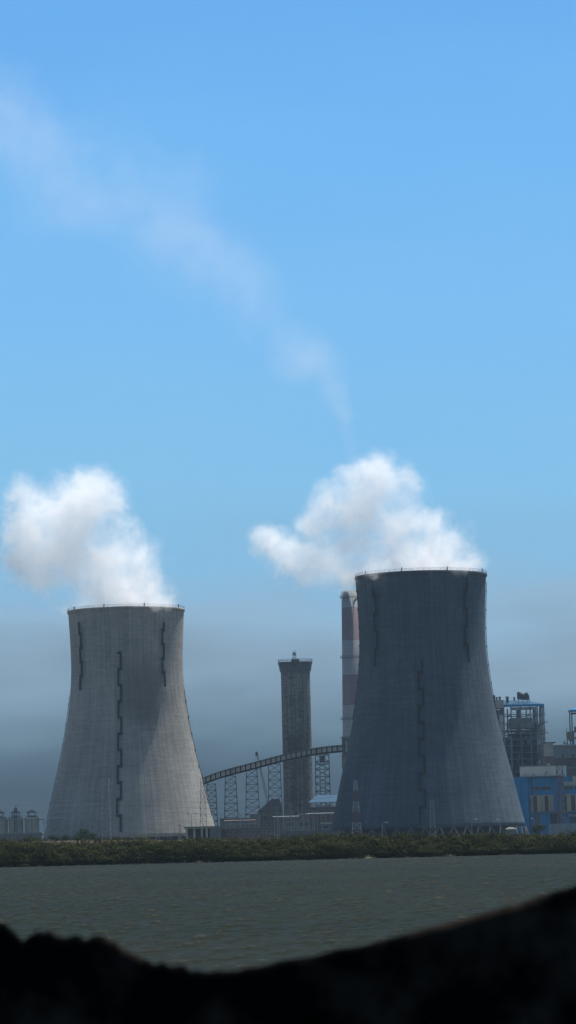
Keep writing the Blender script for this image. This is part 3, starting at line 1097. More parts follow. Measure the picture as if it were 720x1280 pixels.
# blue hipped roof hall below the dense trestle
b = Bld('coal_hall', 385, 428, 1008, 1985, 22, 'dark hall with blue hipped roof raised on posts under the trestle', pym=1015)
b.box('wall', 387, 428, 1009, None, M['dgrey'])
mb = MB()
x0, x1 = b.x(385.5), b.x(432)
z0_, z1_ = b.z(1002.5), b.z(993.5)
mb.add([(x0, -1, z0_), (x1, -1, z0_), (x1, 23, z0_), (x0, 23, z0_), (b.x(397), 10, z1_), (b.x(424), 10, z1_)], [(0, 1, 5, 4), (1, 2, 5), (2, 3, 4, 5), (3, 0, 4), (0, 3, 2, 1)])
mb.build('roof', M['blue_roof'], b.t)
for k in range(9):
    px = 388 + k * 4.6
    b.box('post', px, px + .9, 1002.7, 1009, M['steel_pale'], .3, .8)
b.box('ledge', 386.5, 429, 1008, 1009, M['steel_pale'], -.8, -.1)
b = Bld('cabin', 400, 415, 1027, 1560, 5, 'small cream cabin with overhanging slab roof left of the right tower', pym=1035)
b.box('wall', 402.5, 413.5, 1029.7, None, M['grey'])
b.box('roof', 400.5, 415.5, 1028, 1029.6, M['cream'], -.8, 5.6)
framed_window(b, 405, 411, 1032, 1036, 2)


def fence(px0, px1, pyt, D, mat, label, pitch=1.2, pipe=0.35):
    x0, x1 = span(px0, px1, 1040, D)
    t = thing('fence', ((x0 + x1) / 2, D, 0), label, 'fence', None)
    z = zat((px0 + px1) / 2, pyt, D)
    w = (x1 - x0) / 2
    mb = MB()
    k = int(2 * w / pitch)
    for i in range(k):
        xx = -w + 2 * w * i / k
        mb.box(xx, xx + pitch * .82, -.05, .05, GROUND, z - .15 + random.uniform(-.1, .1))
    mb.build('panel', mat, t)
    q = MB()
    q.beam((-w, .15, z - .7), (w, .15, z - .7), .16)
    q.beam((-w, .15, GROUND + 1), (w, .15, GROUND + 1), .16)
    q.build('rail', M['steel'], t)
    for i in range(int(2 * w / 9) + 1):
        MB().box(-w + i * 9 - .15, -w + i * 9 + .15, .05, .4, GROUND, z + .2).build('post', M['steel_mid'], t)
    return t


fence(352, 424, 1038, 1540, M['dgrey'], 'dark boundary fence below the concrete tower and the cabin')
fence(686, 760, 1028.5, 1700, M['steel_mid'], 'grey sheet fence in front of the blue plant hall at far right')

def pipe_rack(px0, px1, py, D, label, n_post=6, lean=0.0):
    x0, x1 = span(px0, px1, py, D)
    t = thing('pipe_rack', ((x0 + x1) / 2, D, 0), label, 'pipe rack', 'pipe racks at the foot of the plant')
    w = (x1 - x0) / 2
    z = zat((px0 + px1) / 2, py, D)
    for k in range(n_post):
        xx = -w + 2 * w * k / (n_post - 1)
        q = MB()
        for yy in (-1.5, 1.5):
            q.beam((xx, yy, GROUND), (xx, yy, z + 2.2), .32)
        q.beam((xx, -1.5, z), (xx, 1.5, z), .3)
        q.beam((xx, -1.5, z + 2), (xx, 1.5, z + 2), .3)
        q.build('post', M['steel_mid'], t)
    for (yy, zz, rr) in ((-1, .5, .35), (0, .4, .22), (1, .5, .3), (-.7, 2.4, .28), (.6, 2.4, .4)):
        MB().tube([(-w - 1, yy, z + zz), (w + 1, yy, z + zz + lean)], rr, 8).build('pipe', random.choice((M['steel_pale'], M['steel_mid'], M['rust'])), t)
    return t


pipe_rack(343, 372, 1026, 1900, 'pipe rack with pale pipes left of the pump house')
pipe_rack(385, 424, 1022, 1890, 'pipe rack in front of the blue roofed coal hall', 8)
pipe_rack(282, 318, 1031, 1880, 'pipe rack in front of the flat grey workshop', 7)
for px, py, lb in ((347, 1008, 'thin pole rising before the gabled crusher house'), (364, 1005, 'thin pole at the left foot of the concrete tower'),
                   (379, 1000, 'thin pole at the right foot of the concrete tower'), (393, 1013, 'thin pole before the left end of the coal hall'),
                   (301, 1018, 'thin pole before the second conveyor trestle'), (225, 1030, 'thin pole at the left end of the gate building')):
    b0 = P(px, 1040, 1870)
    t = thing('utility_pole', (b0.x, 1870, GROUND), lb, 'pole', 'utility poles at the foot of the plant')
    hh = zat(px, py, 1870) - GROUND
    MB().tube([(0, 0, 0), (0, 0, hh)], [.28, .16], 8).build('post', M['steel_mid'], t)
    MB().beam((-1.3, 0, hh - .8), (1.3, 0, hh - .8), .2).build('crossarm', M['steel_mid'], t)
    for sx in (-1.1, 0, 1.1):
        MB().cyl(sx, 0, hh - .7, hh - .2, .12, .08, 8).build('insulator', M['cream'], t)

# small white hut by the right tower's foot
b = Bld('hut', 632, 646, 1034, 1640, 5, 'small white roofed hut at the right foot of the right tower', pym=1040)
b.box('wall', 634, 644.5, 1036.5, None, M['grey'])
mb = MB()
x0, x1 = b.x(631.5), b.x(646.5)
z0_, z1_ = b.z(1036.4), b.z(1033.8)
mb.add([(x0, -1, z0_), (x1, -1, z0_), (x1, 6, z0_), (x0, 6, z0_), (b.x(636), 2, z1_), (b.x(642), 2, z1_)], [(0, 1, 5, 4), (1, 2, 5), (2, 3, 4, 5), (3, 0, 4), (0, 3, 2, 1)])
mb.build('roof', M['conc_h'], b.t)

# ------------------------------------------------------------------ boiler house (open steel frame)
BD = 2000.0
b = Bld('boiler_house', 614, 682, 884, BD, 34, 'tall open steel boiler house with floors of pipework under a blue roof', pym=930)
T = b.t
cols = [616, 631, 640, 652, 664, 673, 681]
for j, y in enumerate((0, 12, 24, 34)):
    for i, px in enumerate(cols):
        if 0 < j < 3 and i in (2, 4):
            continue
        MB().beam((b.x(px), y, GROUND), (b.x(px), y, b.z(883)), 0.75).build('column', M['steel_mid'], T)
flo = [893, 903.5, 913, 917, 924.5, 932, 941, 949, 957, 965, 975, 990, 1005, 1020]
fl = MB()
gr = MB()
for k, py in enumerate(flo):
    z = b.z(py)
    ext = 2.2 if k % 2 else 1.0
    for y in (0, 34):
        fl.beam((b.x(616), y, z), (b.x(681) + ext, y, z), 0.55)
    for px in cols:
        fl.beam((b.x(px), 0, z), (b.x(px), 34, z), 0.4)
    if k not in (0, 1, 3):
        gr.box(b.x(631), b.x(671), .6, 33, z - .12, z + .12)
    gr.beam((b.x(631), -.9, z + 1.1), (b.x(681) + ext, -.9, z + 1.1), 0.14)
    gr.box(b.x(631), b.x(681) + ext, -1.3, -.35, z - .05, z + .2)
fl.build('floor_beams', M['steel_mid'], T)
gr.build('walkway', M['steel_mid'], T)
# boiler casing and bunkers inside the frame
b.box('boiler_casing', 640.5, 667, 897, 910, M['conc'], 2, 30)
mb = MB()
mb.box(b.x(641), b.x(667), 6, 30, GROUND, b.z(916))
mb.build('furnace', M['dgrey'], T)
b.box('duct', 666, 676, 906, 915, M['dconc'], 3, 28)
b.box('lower_casing', 645, 672, 915.5, 958, M['dconc'], 4, 30)
b.box('stair_tower', 632, 638, 921, None, M['dgrey'], 1.5, 8)
br = MB()
for i, k in ((0, 2), (1, 5), (4, 3), (5, 6), (5, 1), (1, 8), (3, 7)):
    br.beam((b.x(cols[i]), -.2, b.z(flo[k + 1])), (b.x(cols[i + 1]), -.2, b.z(flo[k])), .35)
br.build('bracing', M['steel_mid'], T)
rr_ = random.Random(3)
for k in range(26):
    px = rr_.uniform(633, 676)
    i = rr_.randrange(1, 9)
    z0_, z1_ = b.z(flo[min(i + rr_.choice((1, 1, 2)), 10)]), b.z(flo[i])
    MB().tube([(b.x(px), rr_.uniform(.8, 3), z0_), (b.x(px), rr_.uniform(.8, 3), z1_)], rr_.choice((.25, .35, .5)), 8).build('pipe', rr_.choice((M['steel_mid'], M['steel_pale'], M['dconc'])), T)
for k in range(12):
    px = rr_.uniform(633, 668)
    i = rr_.randrange(1, 9)
    z = b.z(flo[i]) + rr_.uniform(.4, 1.5)
    MB().box(b.x(px), b.x(px + rr_.uniform(2, 5)), 1, 4, z, z + rr_.uniform(1.0, 2.4)).build('machine', rr_.choice((M['dgrey'], M['conc'], M['steel_mid'])), T)
MB().box(b.x(674.5), b.x(677), -.6, .6, GROUND, b.z(912)).build('pipe', M['steel_pale'], T)
MB().box(b.x(638), b.x(640), -.9, -.3, b.z(961), b.z(921)).build('pipe', M['steel_pale'], T)
# pale lift shaft wing at left
b.box('lift_shaft', 616.5, 629.5, 886.5, None, M['cladding'], 2, 20)
b.box('cladding', 625.5, 630, 893, 922, M['pale_clad'], -.2, 1.9)
b.box('penthouse', 615.5, 631, 874.5, 884.5, M['cream'], -1, 20)
mb = MB()
x0, x1 = b.x(631.2), b.x(681.5)
ze, zr_ = b.z(880, 681), b.z(875, 650)
mb.add([(x0, -1.5, ze + .2), (x1, -1.5, ze), (x1, 36, ze), (x0, 36, ze + .2), (x0, 16, zr_ + .8), (b.x(662), 16, zr_ + .2)],
       [(0, 1, 5, 4), (1, 2, 5), (2, 3, 4, 5), (3, 0, 4), (0, 3, 2, 1)])
mb.build('roof', M['blue_roof'], T)
mb = MB()
mb.box(x0, x1, -1.4, -1.2, b.z(883.2, 660), ze - .05)
mb.box(x1 - .2, x1, -1.2, 36, b.z(883.2, 660), ze - .05)
mb.build('fascia', M['blue'], T)
b.box('louvre', 640.5, 671, 884, 887.5, M['pale_clad'], 1, 2)
for (px, p0, p1, r, mat) in ((613.5, 866, 874.3, 1.1, 'steel'), (619.5, 868, 874.4, 1.0, 'steel'), (623, 870.5, 874.4, .7, 'steel'), (626.8, 870, 874.4, .8, 'steel'),
                             (636.3, 870, 878, 1.1, 'steel'), (645, 871, 876, .6, 'steel')):
    z0_, z1_ = b.z(p1), b.z(p0)
    o = MB().cyl(b.x(px), 3, z0_, z1_ - .9, r * .8, n=14).build('vent_stack', M['steel_pale'] if px < 614 else M['steel'], T)
    MB().cyl(b.x(px), 3, z1_ - .9, z1_, r * 1.25, r * .9, n=14).build('cowl', M['steel'], o)
for (px, p0, r) in ((651.5, 864.5, 1.3), (654.2, 866, 1.3), (657.5, 867, 1.1), (660.8, 865.5, 1.2), (662.5, 868, 1.0)):
    z0_, z1_ = b.z(874), b.z(p0)
    o = MB().cyl(b.x(px), 6, z0_, z1_ - 1.0, r * .95, n=14).build('silencer', M['steel'], T)
    MB().cyl(b.x(px), 6, z1_ - 1.0, z1_, r * 1.15, r * .8, n=14).build('cowl', M['steel'], o)
mb = MB()
for px in (650.5, 656, 661.5, 664):
    mb.beam((b.x(px), 5, b.z(878)), (b.x(px), 5, b.z(871)), .3)
mb.beam((b.x(650), 5, b.z(873.6)), (b.x(665), 5, b.z(875)), .4)
mb.build('silencer_frame', M['steel'], T)

# ------------------------------------------------------------------ blue plant hall and neighbours
b = Bld('plant_hall', 641, 760, 971, 1850, 22, 'bright blue clad plant hall with cream panels and tall dark windows', pym=1000)
T = b.t
b.box('wall', 638, 772, 971, None, M['blue'])
b.box('side_bay', 636, 660, 970.5, None, M['blue'], -2.4, -.05)
b.box('parapet', 636, 706.5, 969.7, 970.4, M['steel_mid'], -2.6, 21)
b.box('panel', 661.8, 692, 993, 1014, M['cream'], -.35, -.01)
b.box('panel', 703.5, 772, 993, 1014.5, M['cream'], -.35, -.01)
b.box('band', 705, 772, 977.5, 982, M['cream'], -.35, -.01)
b.box('pier', 716.5, 721, 970.3, 977.4, M['cream'], -.35, -.01)
for p0, p1, y0, y1, mu in ((664, 675, 982.5, 987, 5), (677, 689, 982.5, 987, 5), (706, 716.5, 983, 987.5, 4), (719, 735, 983, 987.5, 5)):
    framed_window(b, p0, p1, y0, y1, mu, -.02)
for p0, p1 in ((667, 671), (681, 685), (704.8, 707.5), (714, 718.5), (728, 732), (742, 746)):
    framed_window(b, p0, p1, 994.5, 1013.5, 2, -.37, M['dgrey'])
for px in (662, 676, 688.5, 691):
    b.box('rib', px, px + .6, 993, 1014, M['steel_pale'], -.6, -.36)
b.box('ledge', 660, 772, 1014.6, 1015.4, M['steel_mid'], -.9, -.02)
b.box('lower_panel', 668, 674, 1016, None, M['dconc'], -.3, -.01)
b.box('door', 687.5, 695.5, 1016.5, 1031, M['glass'], -.25, -.01)
b.box('door', 712, 726, 1023, 1031, M['dgrey'], -.25, -.01)
for px in (700, 708, 716):
    b.box('downpipe', px, px + .4, 990, None, M['steel_pale'], -1.0, -.7)
for px, py in ((663, 1000), (700, 985)):
    q = MB()
    q.tube([(b.x(px), -1.3, GROUND), (b.x(px), -1.3, b.z(py)), (b.x(px) + 2.4, -1.3, b.z(py) + .6), (b.x(px) + 2.4, -1.3, b.z(966))], .3, 8)
    q.build('service_pipe', M['steel_mid'], T)
b.box('canopy', 684, 699, 1015.6, 1016.3, M['steel_pale'], -3.2, -.92)
b.box('duct', 709, 760, 1018.5, 1021, M['steel_mid'], -2.2, -.3)
b = Bld('rooftop_block', 652, 708, 957, 1862, 14, 'long cream block with rust stains on top of the blue hall', pym=964)
n = NT('stained_cream')
o_ = n.obj()
f_ = n.ramp(n.noise(n.scaled(o_, (.35, .35, .22)), 1.0, 6, .7), [(.60, 0.0), (.66, 1.0)])
c_ = n.mix(f_, n.ramp(n.noise(o_, .15, 5), [(.3, (.33, .32, .28)), (.7, (.47, .45, .39))]), (.10, .07, .055))
M['stained'] = n.surf(c_, .85)
b.box('wall', 651.5, 708, 957.8, 975, M['stained'], 0, 12)
b.box('coping', 651, 708.5, 957, 957.7, M['steel_mid'], -.3, 12.3)
b.box('vent', 685, 688, 954.3, 956.9, M['white'], 4, 6)
b = Bld('turbine_hall', 692, 775, 930, 1960, 40, 'large grey clad turbine hall behind the cream rooftop block', pym=945)
b.box('wall', 692, 775, 932.5, 947, M['cladding'])
b.box('roof', 690.5, 776, 930.3, 932.3, M['steel_pale'], -1.2, 41)
b.box('lower_wall', 692, 775, 947.2, None, M['dgrey'], 1, 40)
for px in (702, 715, 729):
    b.box('vent', px, px + 3, 942.5, 945.5, M['dgrey'], -.8, -.01)
b.box('gutter', 706, 775, 959, 959.8, M['steel_pale'], -1.2, -.4)
b = Bld('annex', 681, 693, 928, 1930, 20, 'narrow cream annex between the boiler house and the turbine hall', pym=940)
b.box('wall', 682.3, 691.6, 928.6, 945, M['cream'], 0, 16)
b.box('lower_wall', 681.5, 691.6, 945.2, None, M['pink'], .4, 16)
b.box('roof', 681, 695, 927.6, 928.5, M['steel'], -.8, 16.5)
# frame with hopper at the right border
b = Bld('open_steel_tower', 713, 745, 884, 2010, 16, 'open steel frame with small blue roof at the right border', 'steel frame', pym=905)
for px in (715, 729, 744):
    for y in (0, 15):
        MB().beam((b.x(px), y, GROUND), (b.x(px), y, b.z(888)), .7).build('column', M['steel'], b.t)
mb = MB()
for py in (891, 914, 922):
    mb.beam((b.x(715), 0, b.z(py)), (b.x(744), 0, b.z(py)), .6)
    mb.beam((b.x(715), 15, b.z(py)), (b.x(744), 15, b.z(py)), .6)
mb.build('beam', M['steel'], b.t)
x0, x1 = b.x(713.3), b.x(746)
MB().add([(x0, -2, b.z(888.5)), (x1, -2, b.z(888.5)), (x1, 17, b.z(888.5)), (x0, 17, b.z(888.5)), (b.x(721), 7, b.z(884)), (b.x(740), 7, b.z(884)),
          (x0, -2, b.z(886.8)), (x1, -2, b.z(886.8)), (x1, 17, b.z(886.8)), (x0, 17, b.z(886.8))],
         [(0, 3, 2, 1), (0, 1, 7, 6), (1, 2, 8, 7), (2, 3, 9, 8), (3, 0, 6, 9), (6, 7, 5, 4), (7, 8, 5), (8, 9, 4, 5), (9, 6, 4)]).build('roof', M['blue'], b.t)
b.box('machine', 718.5, 724, 908, 914, M['steel'], 2, 6)
b = Bld('hopper', 710, 717, 914, 1975, 6, 'grey steel hopper on legs standing on the turbine hall roof', 'hopper', pym=920)
MB().lathe([(3.2, b.z(914.5)), (3.2, b.z(921.5)), (.8, b.z(926.5))], 4, 0, 3, math.pi / 4, math.pi / 4 + 2 * math.pi).build('bin', M['dconc'], b.t)
for sx in (-2, 2):
    for sy in (1, 5):
        MB().beam((sx, sy, b.z(930.5)), (sx, sy, b.z(918)), .35).build('leg', M['steel'], b.t)
MB().beam((-2.4, 3, b.z(914.5)), (-2.4, 3, b.z(909)), .3).build('pipe', M['steel'], b.t)
mb = MB()
mb.beam((-2, 1, b.z(930)), (-5.5, 1, b.z(928)), .4)
mb.beam((-4, 1, b.z(930.5)), (-4, 1, b.z(925)), .4)
mb.build('walkway', M['steel'], b.t)

# earth embankment behind the thicket at left
xs_ = np.linspace(-260, 20, 90)
ys_ = np.array([980, 986, 992, 1000, 1010.])


def emb(X, Y):
    base = np.interp(Y, [980, 986, 992, 1000, 1010], [1.4, 4.6, 6.3, 6.4, 1.4])
    return 1.4 + (base - 1.4) * np.interp(X, [-260, -60, -20, 20], [1, 1, .8, 0.0]) + fbm2(X, Y, .12, 1.2) * .25


n = NT('red_earth')
o_ = n.obj()
m_ = n.surf(n.ramp(n.noise(o_, .5, 5), [(.35, (.045, .033, .024)), (.65, (.085, .06, .045))]), .95, n.noise(o_, 1.5, 4), .3)
tag(grid_mesh('embankment', xs_, ys_, emb, m_), 'low reddish earth embankment behind the mangroves at left', kind='structure')

# power lines past the left tower
for i, (y0, y1) in enumerate(((1003, 996), (1010, 1003), (1018, 1010))):
    a, b_ = P(-40, y0, 1700), P(420, y1, 1720)
    pts = []
    for k in range(41):
        f = k / 40
        p = a.lerp(b_, f)
        p.z -= 5 * (1 - (2 * ((f * 2) % 1) - 1) ** 2) * .5
        pts.append(p)
    tag(MB().tube(pts, .055, 5).build('power_line', M['steel']),
        ('uppermost', 'middle', 'lowest')[i] + ' of the three thin power lines crossing before the left tower', 'power line', 'power lines')

# ------------------------------------------------------------------ steam and smoke


def plume(name, blobs, D, label, cat, dens, color, nscale, namp, aniso, edge, grow=1.3, fade=None, detail=8, warp=0.0, cutz=None, rs=1.24, chain=False, cap=0.55, rough=0.66, curl=True, lowz=None):
    cs = []
    for bl in blobs:
        px, py, r = bl[:3]
        r = r * rs
        dy = bl[3] if len(bl) > 3 else 0
        p = P(px, py, D)
        cs.append((Vector((p.x, D + dy, p.z)), r * D / F))
    org = cs[0][0].copy()
    n = NT(name + '_volume')
    o = n.obj()
    if warp:
        wn = n.n('ShaderNodeTexNoise', Scale=nscale * 1.3, Detail=5.0, Roughness=0.6)
        n.put(wn.inputs['Vector'], o)
        sb_ = n.n('ShaderNodeVectorMath', {'operation': 'SUBTRACT'})
        n.put(sb_.inputs[0], wn.outputs['Color'])
        sb_.inputs[1].default_value = (.5, .5, .5)
        ad = n.n('ShaderNodeVectorMath', {'operation': 'MULTIPLY_ADD'})
        n.put(ad.inputs[0], sb_.outputs[0])
        ad.inputs[1].default_value = (warp, warp, warp)
        n.put(ad.inputs[2], o)
        o2 = ad.outputs[0]
    else:
        o2 = o
    acc = None
    if chain:
        for (c, r), (c2, r2) in zip(cs[:-1], cs[1:]):
            e = c2 - c

            def vm(op, a, b_):
                q = n.n('ShaderNodeVectorMath', {'operation': op})
                n.put(q.inputs[0], a)
                if op == 'SCALE':
                    n.put(q.inputs['Scale'], b_)
                elif b_ is not None:
                    n.put(q.inputs[1], b_)
                return q
            pa = vm('SUBTRACT', o2, tuple(c - org)).outputs[0]
            tt = n.math('MULTIPLY', vm('DOT_PRODUCT', pa, tuple(e)).outputs['Value'], 1 / e.length_squared, clamp=True)
            es = n.n('ShaderNodeVectorMath', {'operation': 'SCALE'})
            es.inputs[0].default_value = tuple(e)
            n.put(es.inputs['Scale'], tt)
            ln = vm('LENGTH', vm('SUBTRACT', pa, es.outputs[0]).outputs[0], None).outputs['Value']
            rr = n.math('MULTIPLY_ADD', tt, r2 - r, r)
            v = n.math('SUBTRACT', 1.0, n.math('DIVIDE', ln, rr))
            acc = v if acc is None else n.math('MAXIMUM', acc, v)
    for c, r in (() if chain else cs):
        d = n.n('ShaderNodeVectorMath', {'operation': 'DISTANCE'})
        n.put(d.inputs[0], o2)
        d.inputs[1].default_value = tuple(c - org)
        v = n.math('MULTIPLY_ADD', d.outputs['Value'], -1.0 / r, 1.0)
        acc = v if acc is None else n.math('SMOOTH_MAX', acc, v, 0.22)
    acc = n.math('MINIMUM', acc, cap)
    fb = n.noise(o2, nscale, detail, rough)
    v = n.math('ADD', acc, n.math('MULTIPLY', n.math('SUBTRACT', fb, 0.525 if not chain else 0.53), namp))
    v = n.math('DIVIDE', v, edge, clamp=True)
    v = n.math('MULTIPLY', v, v)
    if curl:
        cn = n.noise(o2, nscale * 3.6, 7, 0.75)
        cn = n.math('MULTIPLY', n.math('SUBTRACT', cn, 0.36, clamp=True), 6.0)
        cn = n.math('MULTIPLY', cn, cn)
        inv = n.math('SUBTRACT', 1.0, n.math('MULTIPLY', v, 0.62))       # torn at the edge, solid inside
        cn = n.math('ADD', n.math('MULTIPLY', cn, inv), n.math('SUBTRACT', 1.0, inv))
        v = n.math('MULTIPLY', v, cn)
    if lowz is not None:
        s2 = n.n('ShaderNodeSeparateXYZ')
        n.put(s2.inputs[0], o)
        k = n.math('DIVIDE', n.math('SUBTRACT', s2.outputs[2], lowz[0] - org.z), lowz[1] - lowz[0], clamp=True)
        v = n.math('MULTIPLY', v, n.math('MULTIPLY_ADD', k, 1 - lowz[2], lowz[2]))
    if cutz is not None:
        sp_ = n.n('ShaderNodeSeparateXYZ')
        n.put(sp_.inputs[0], o)
        k = n.math('SUBTRACT', sp_.outputs[2], cutz - org.z)
        v = n.math('MULTIPLY', v, n.math('ADD', n.math('DIVIDE', k, 6.0), 0.5, clamp=True))
    dn = n.math('MULTIPLY', v, dens)
    pv = n.n('ShaderNodeVolumePrincipled')
    pv.inputs['Color'].default_value = (*color, 1)
    pv.inputs['Anisotropy'].default_value = aniso
    n.t.links.new(dn, pv.inputs['Density'])
    n.t.links.new(pv.outputs[0], n.out.inputs['Volume'])
    # closed hull that hugs the cloud
    mb = MB()
    for c, r in cs:
        rr = r * grow
        k = 14
        prof = [(max(0.001, rr * math.sin(math.pi * i / 10)), -rr * math.cos(math.pi * i / 10)) for i in range(11)]
        b0 = len(mb.v)
        mb.lathe(prof, k)
        for i in range(b0, len(mb.v)):
            x, y, z = mb.v[i]
            mb.v[i] = (x + c.x - org.x, y + c.y - org.y, z + c.z - org.z)
    me = mb.mesh(name, n.m)
    o_ = bpy.data.objects.new(name, me)
    COL.objects.link(o_)
    o_.location = org
    rm = o_.modifiers.new('remesh', 'REMESH')
    rm.mode = 'VOXEL'
    rm.voxel_size = max(1.2, min(r for c, r in cs) * 0.16)
    dg = bpy.context.evaluated_depsgraph_get()
    me2 = bpy.data.meshes.new_from_object(o_.evaluated_get(dg))
    o_.modifiers.clear()
    o_.data = me2
    me2.name = name
    me2.shade_smooth()
    tag(o_, label, cat)
    return o_


LB = [(156, 768, 62), (150, 748, 60), (128, 722, 58), (108, 695, 62), (66, 695, 52), (48, 655, 50), (80, 640, 52), (112, 630, 46), (138, 628, 30),
      (30, 618, 27), (100, 602, 24), (196, 748, 26), (150, 672, 38), (32, 695, 34), (18, 668, 30), (52, 705, 40), (190, 742, 30), (172, 722, 30), (118, 602, 24), (168, 705, 36), (176, 757, 9, -35), (196, 757, 11, -33), (212, 760, 9, -26)]
plume('steam_plume', LB, DL, 'thick white steam plume leaning left from the left cooling tower', 'steam',
      0.085, (1, 1, 1), 0.028, 1.75, 0.35, 0.62, warp=22.0, cutz=zLt - 6)
RB = [(525, 728, 72), (565, 706, 32), (530, 694, 42), (486, 694, 50), (442, 696, 48), (402, 702, 40), (370, 694, 34), (352, 686, 26), (332, 676, 18), (452, 645, 44),
      (470, 606, 34), (436, 604, 24), (498, 628, 32), (412, 640, 30), (422, 622, 30), (396, 655, 28), (442, 592, 27), (506, 610, 32), (405, 724, 22), (432, 730, 18), (388, 722, 22), (548, 672, 26), (520, 652, 34), (545, 686, 34), (482, 664, 46), (450, 622, 34), (586, 706, 26), (560, 686, 34), (532, 660, 34), (498, 622, 40), (468, 598, 34), (478, 640, 44), (462, 716, 12, -33), (476, 712, 9, -34), (566, 712, 10, -32), (578, 712, 9, -28)]
plume('steam_plume', RB, DR, 'ragged white steam cloud spreading left over the right cooling tower', 'steam',
      0.085, (1, 1, 1), 0.030, 1.8, 0.35, 0.62, warp=20.0, cutz=zRt - 6)
SB = [(440, 742, 12), (440, 720, 14), (439, 690, 15), (438, 655, 16), (437, 620, 17), (438, 585, 18), (437, 552, 21), (430, 515, 27), (404, 466, 44), (355, 412, 64), (290, 350, 84), (214, 288, 100), (120, 230, 116), (20, 176, 130), (-80, 128, 140)]
plume('smoke_plume', SB, CD, 'faint grey smoke trail drifting up to the left from the banded chimney', 'smoke',
      0.0040, (0.96, 0.98, 1.0), 0.011, 2.7, 0.3, 1.0, detail=5, warp=30.0, grow=1.25, rs=1.0, chain=True, cap=0.8, curl=False, lowz=(zat(430, 520, CD), zat(330, 370, CD), 3.2))

# ------------------------------------------------------------------ air
n = NT('haze_air')
pv = n.n('ShaderNodeVolumePrincipled')
pv.inputs['Color'].default_value = (0.34, 0.48, 0.62, 1)
pv.inputs['Density'].default_value = 0.00004
pv.inputs['Anisotropy'].default_value = 0.2
n.t.links.new(pv.outputs[0], n.out.inputs['Volume'])
tag(MB().box(-3000, 3000, -60, 6000, -2.0, 760).build('haze', n.m), 'thin blue grey haze over creek and plant', kind='stuff')

# ------------------------------------------------------------------ light
EL, AZ = R(70), R(137)
sun_dir = Vector((math.cos(EL) * math.sin(AZ), -math.cos(EL) * math.cos(AZ), math.sin(EL)))
sd = bpy.data.lights.new('sun', 'SUN')
sd.energy = 5.0
sd.angle = R(0.5)
sd.color = (1, 0.975, 0.935)
so = bpy.data.objects.new('sun', sd)
COL.objects.link(so)
so.rotation_euler = sun_dir.to_track_quat('Z', 'Y').to_euler()

w = bpy.data.worlds.new('World')
scene.world = w
w.use_nodes = True
nt = w.node_tree
nt.nodes.clear()
out = nt.nodes.new('ShaderNodeOutputWorld')
bg = nt.nodes.new('ShaderNodeBackground')
sky = nt.nodes.new('ShaderNodeTexSky')
sky.sky_type = 'NISHITA'
sky.sun_disc = False
sky.sun_elevation = EL
sky.sun_rotation = math.atan2(sun_dir.x, sun_dir.y)
sky.altitude = 10
sky.air_density = 1.3
sky.dust_density = 0.6
STR = 0.058
tc = nt.nodes.new('ShaderNodeTexCoord')
sp = nt.nodes.new('ShaderNodeSeparateXYZ')
nt.links.new(tc.outputs['Generated'], sp.inputs[0])
mr = nt.nodes.new('ShaderNodeMapRange')
mr.inputs['From Min'].default_value = -0.02
mr.inputs['From Max'].default_value = 0.30
nt.links.new(sp.outputs[2], mr.inputs[0])
# noise shifts the height of the dark gradient painted low into the sky
nz = nt.nodes.new('ShaderNodeTexNoise')
nz.inputs['Scale'].default_value = 9.0
nz.inputs['Detail'].default_value = 4
vm = nt.nodes.new('ShaderNodeVectorMath')
vm.operation = 'MULTIPLY'
vm.inputs[1].default_value = (1, 1, 4)
nt.links.new(tc.outputs['Generated'], vm.inputs[0])
nt.links.new(vm.outputs[0], nz.inputs['Vector'])
ma = nt.nodes.new('ShaderNodeMath')
ma.operation = 'MULTIPLY_ADD'
ma.inputs[1].default_value = 0.16
nt.links.new(nz.outputs['Fac'], ma.inputs[0])
nt.links.new(mr.outputs[0], ma.inputs[2])
cr = nt.nodes.new('ShaderNodeValToRGB')


def lin(r, g, b):
    return tuple(((c / 255) / 12.92 if c / 255 <= .04045 else ((c / 255 + .055) / 1.055) ** 2.4) for c in (r, g, b))


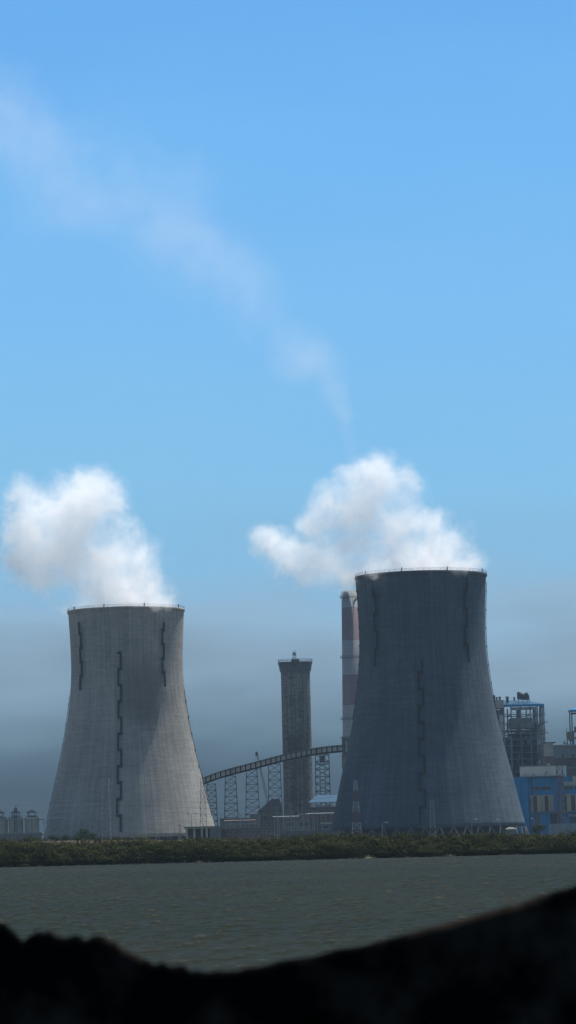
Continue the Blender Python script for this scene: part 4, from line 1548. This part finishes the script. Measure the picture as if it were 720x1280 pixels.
def zpos(py):   # ramp position for a photo row
    e = math.atan((1046 - py) / F / 1.0)
    return (math.sin(e) + 0.02) / 0.32 + 0.05


stops = [(1060, (48, 64, 74)), (1000, (58, 78, 92)), (940, (80, 104, 120)), (880, (110, 136, 154)), (820, (136, 164, 186)), (765, (147, 184, 212)),
         (700, (134, 192, 230)), (600, (132, 198, 242)), (400, (123, 193, 248)), (150, (111, 184, 247)), (0, (104, 176, 243))]
while len(cr.color_ramp.elements) < len(stops):
    cr.color_ramp.elements.new(.5)
for e, (py, c) in zip(cr.color_ramp.elements, stops):
    e.position = max(0, min(1, zpos(py) + 0.03))
    k = lin(*c)
    e.color = (k[0], k[1], k[2], 1)
nt.links.new(ma.outputs[0], cr.inputs[0])
# ramp (in view-ready radiance) takes over low in the sky, the physical sky above
sc_ = nt.nodes.new('ShaderNodeVectorMath')
sc_.operation = 'SCALE'
sc_.inputs['Scale'].default_value = 2 ** -0.5 / STR
nt.links.new(cr.outputs[0], sc_.inputs[0])
fr = nt.nodes.new('ShaderNodeMapRange')
fr.inputs['From Min'].default_value = 0.265
fr.inputs['From Max'].default_value = 0.36
nt.links.new(sp.outputs[2], fr.inputs[0])
mx = nt.nodes.new('ShaderNodeMix')
mx.data_type = 'RGBA'
nt.links.new(fr.outputs[0], mx.inputs[0])
nt.links.new(sc_.outputs[0], mx.inputs[6])
nt.links.new(sky.outputs[0], mx.inputs[7])
nt.links.new(mx.outputs[2], bg.inputs[0])
bg.inputs[1].default_value = STR
nt.links.new(bg.outputs[0], out.inputs[0])

# ------------------------------------------------------------------ render settings
scene.view_settings.view_transform = 'Standard'
scene.view_settings.look = 'None'
scene.view_settings.exposure = 0.5
scene.view_settings.gamma = 1
cy = scene.cycles
cy.volume_bounces = 24
cy.max_bounces = 24
cy.diffuse_bounces = 3
cy.glossy_bounces = 3
cy.volume_step_rate = 0.18
cy.volume_max_steps = 1024
cy.use_denoising = True
try:
    cy.denoiser = 'OPENIMAGEDENOISE'
except Exception:
    pass
cy.use_adaptive_sampling = True
cy.adaptive_threshold = 0.02
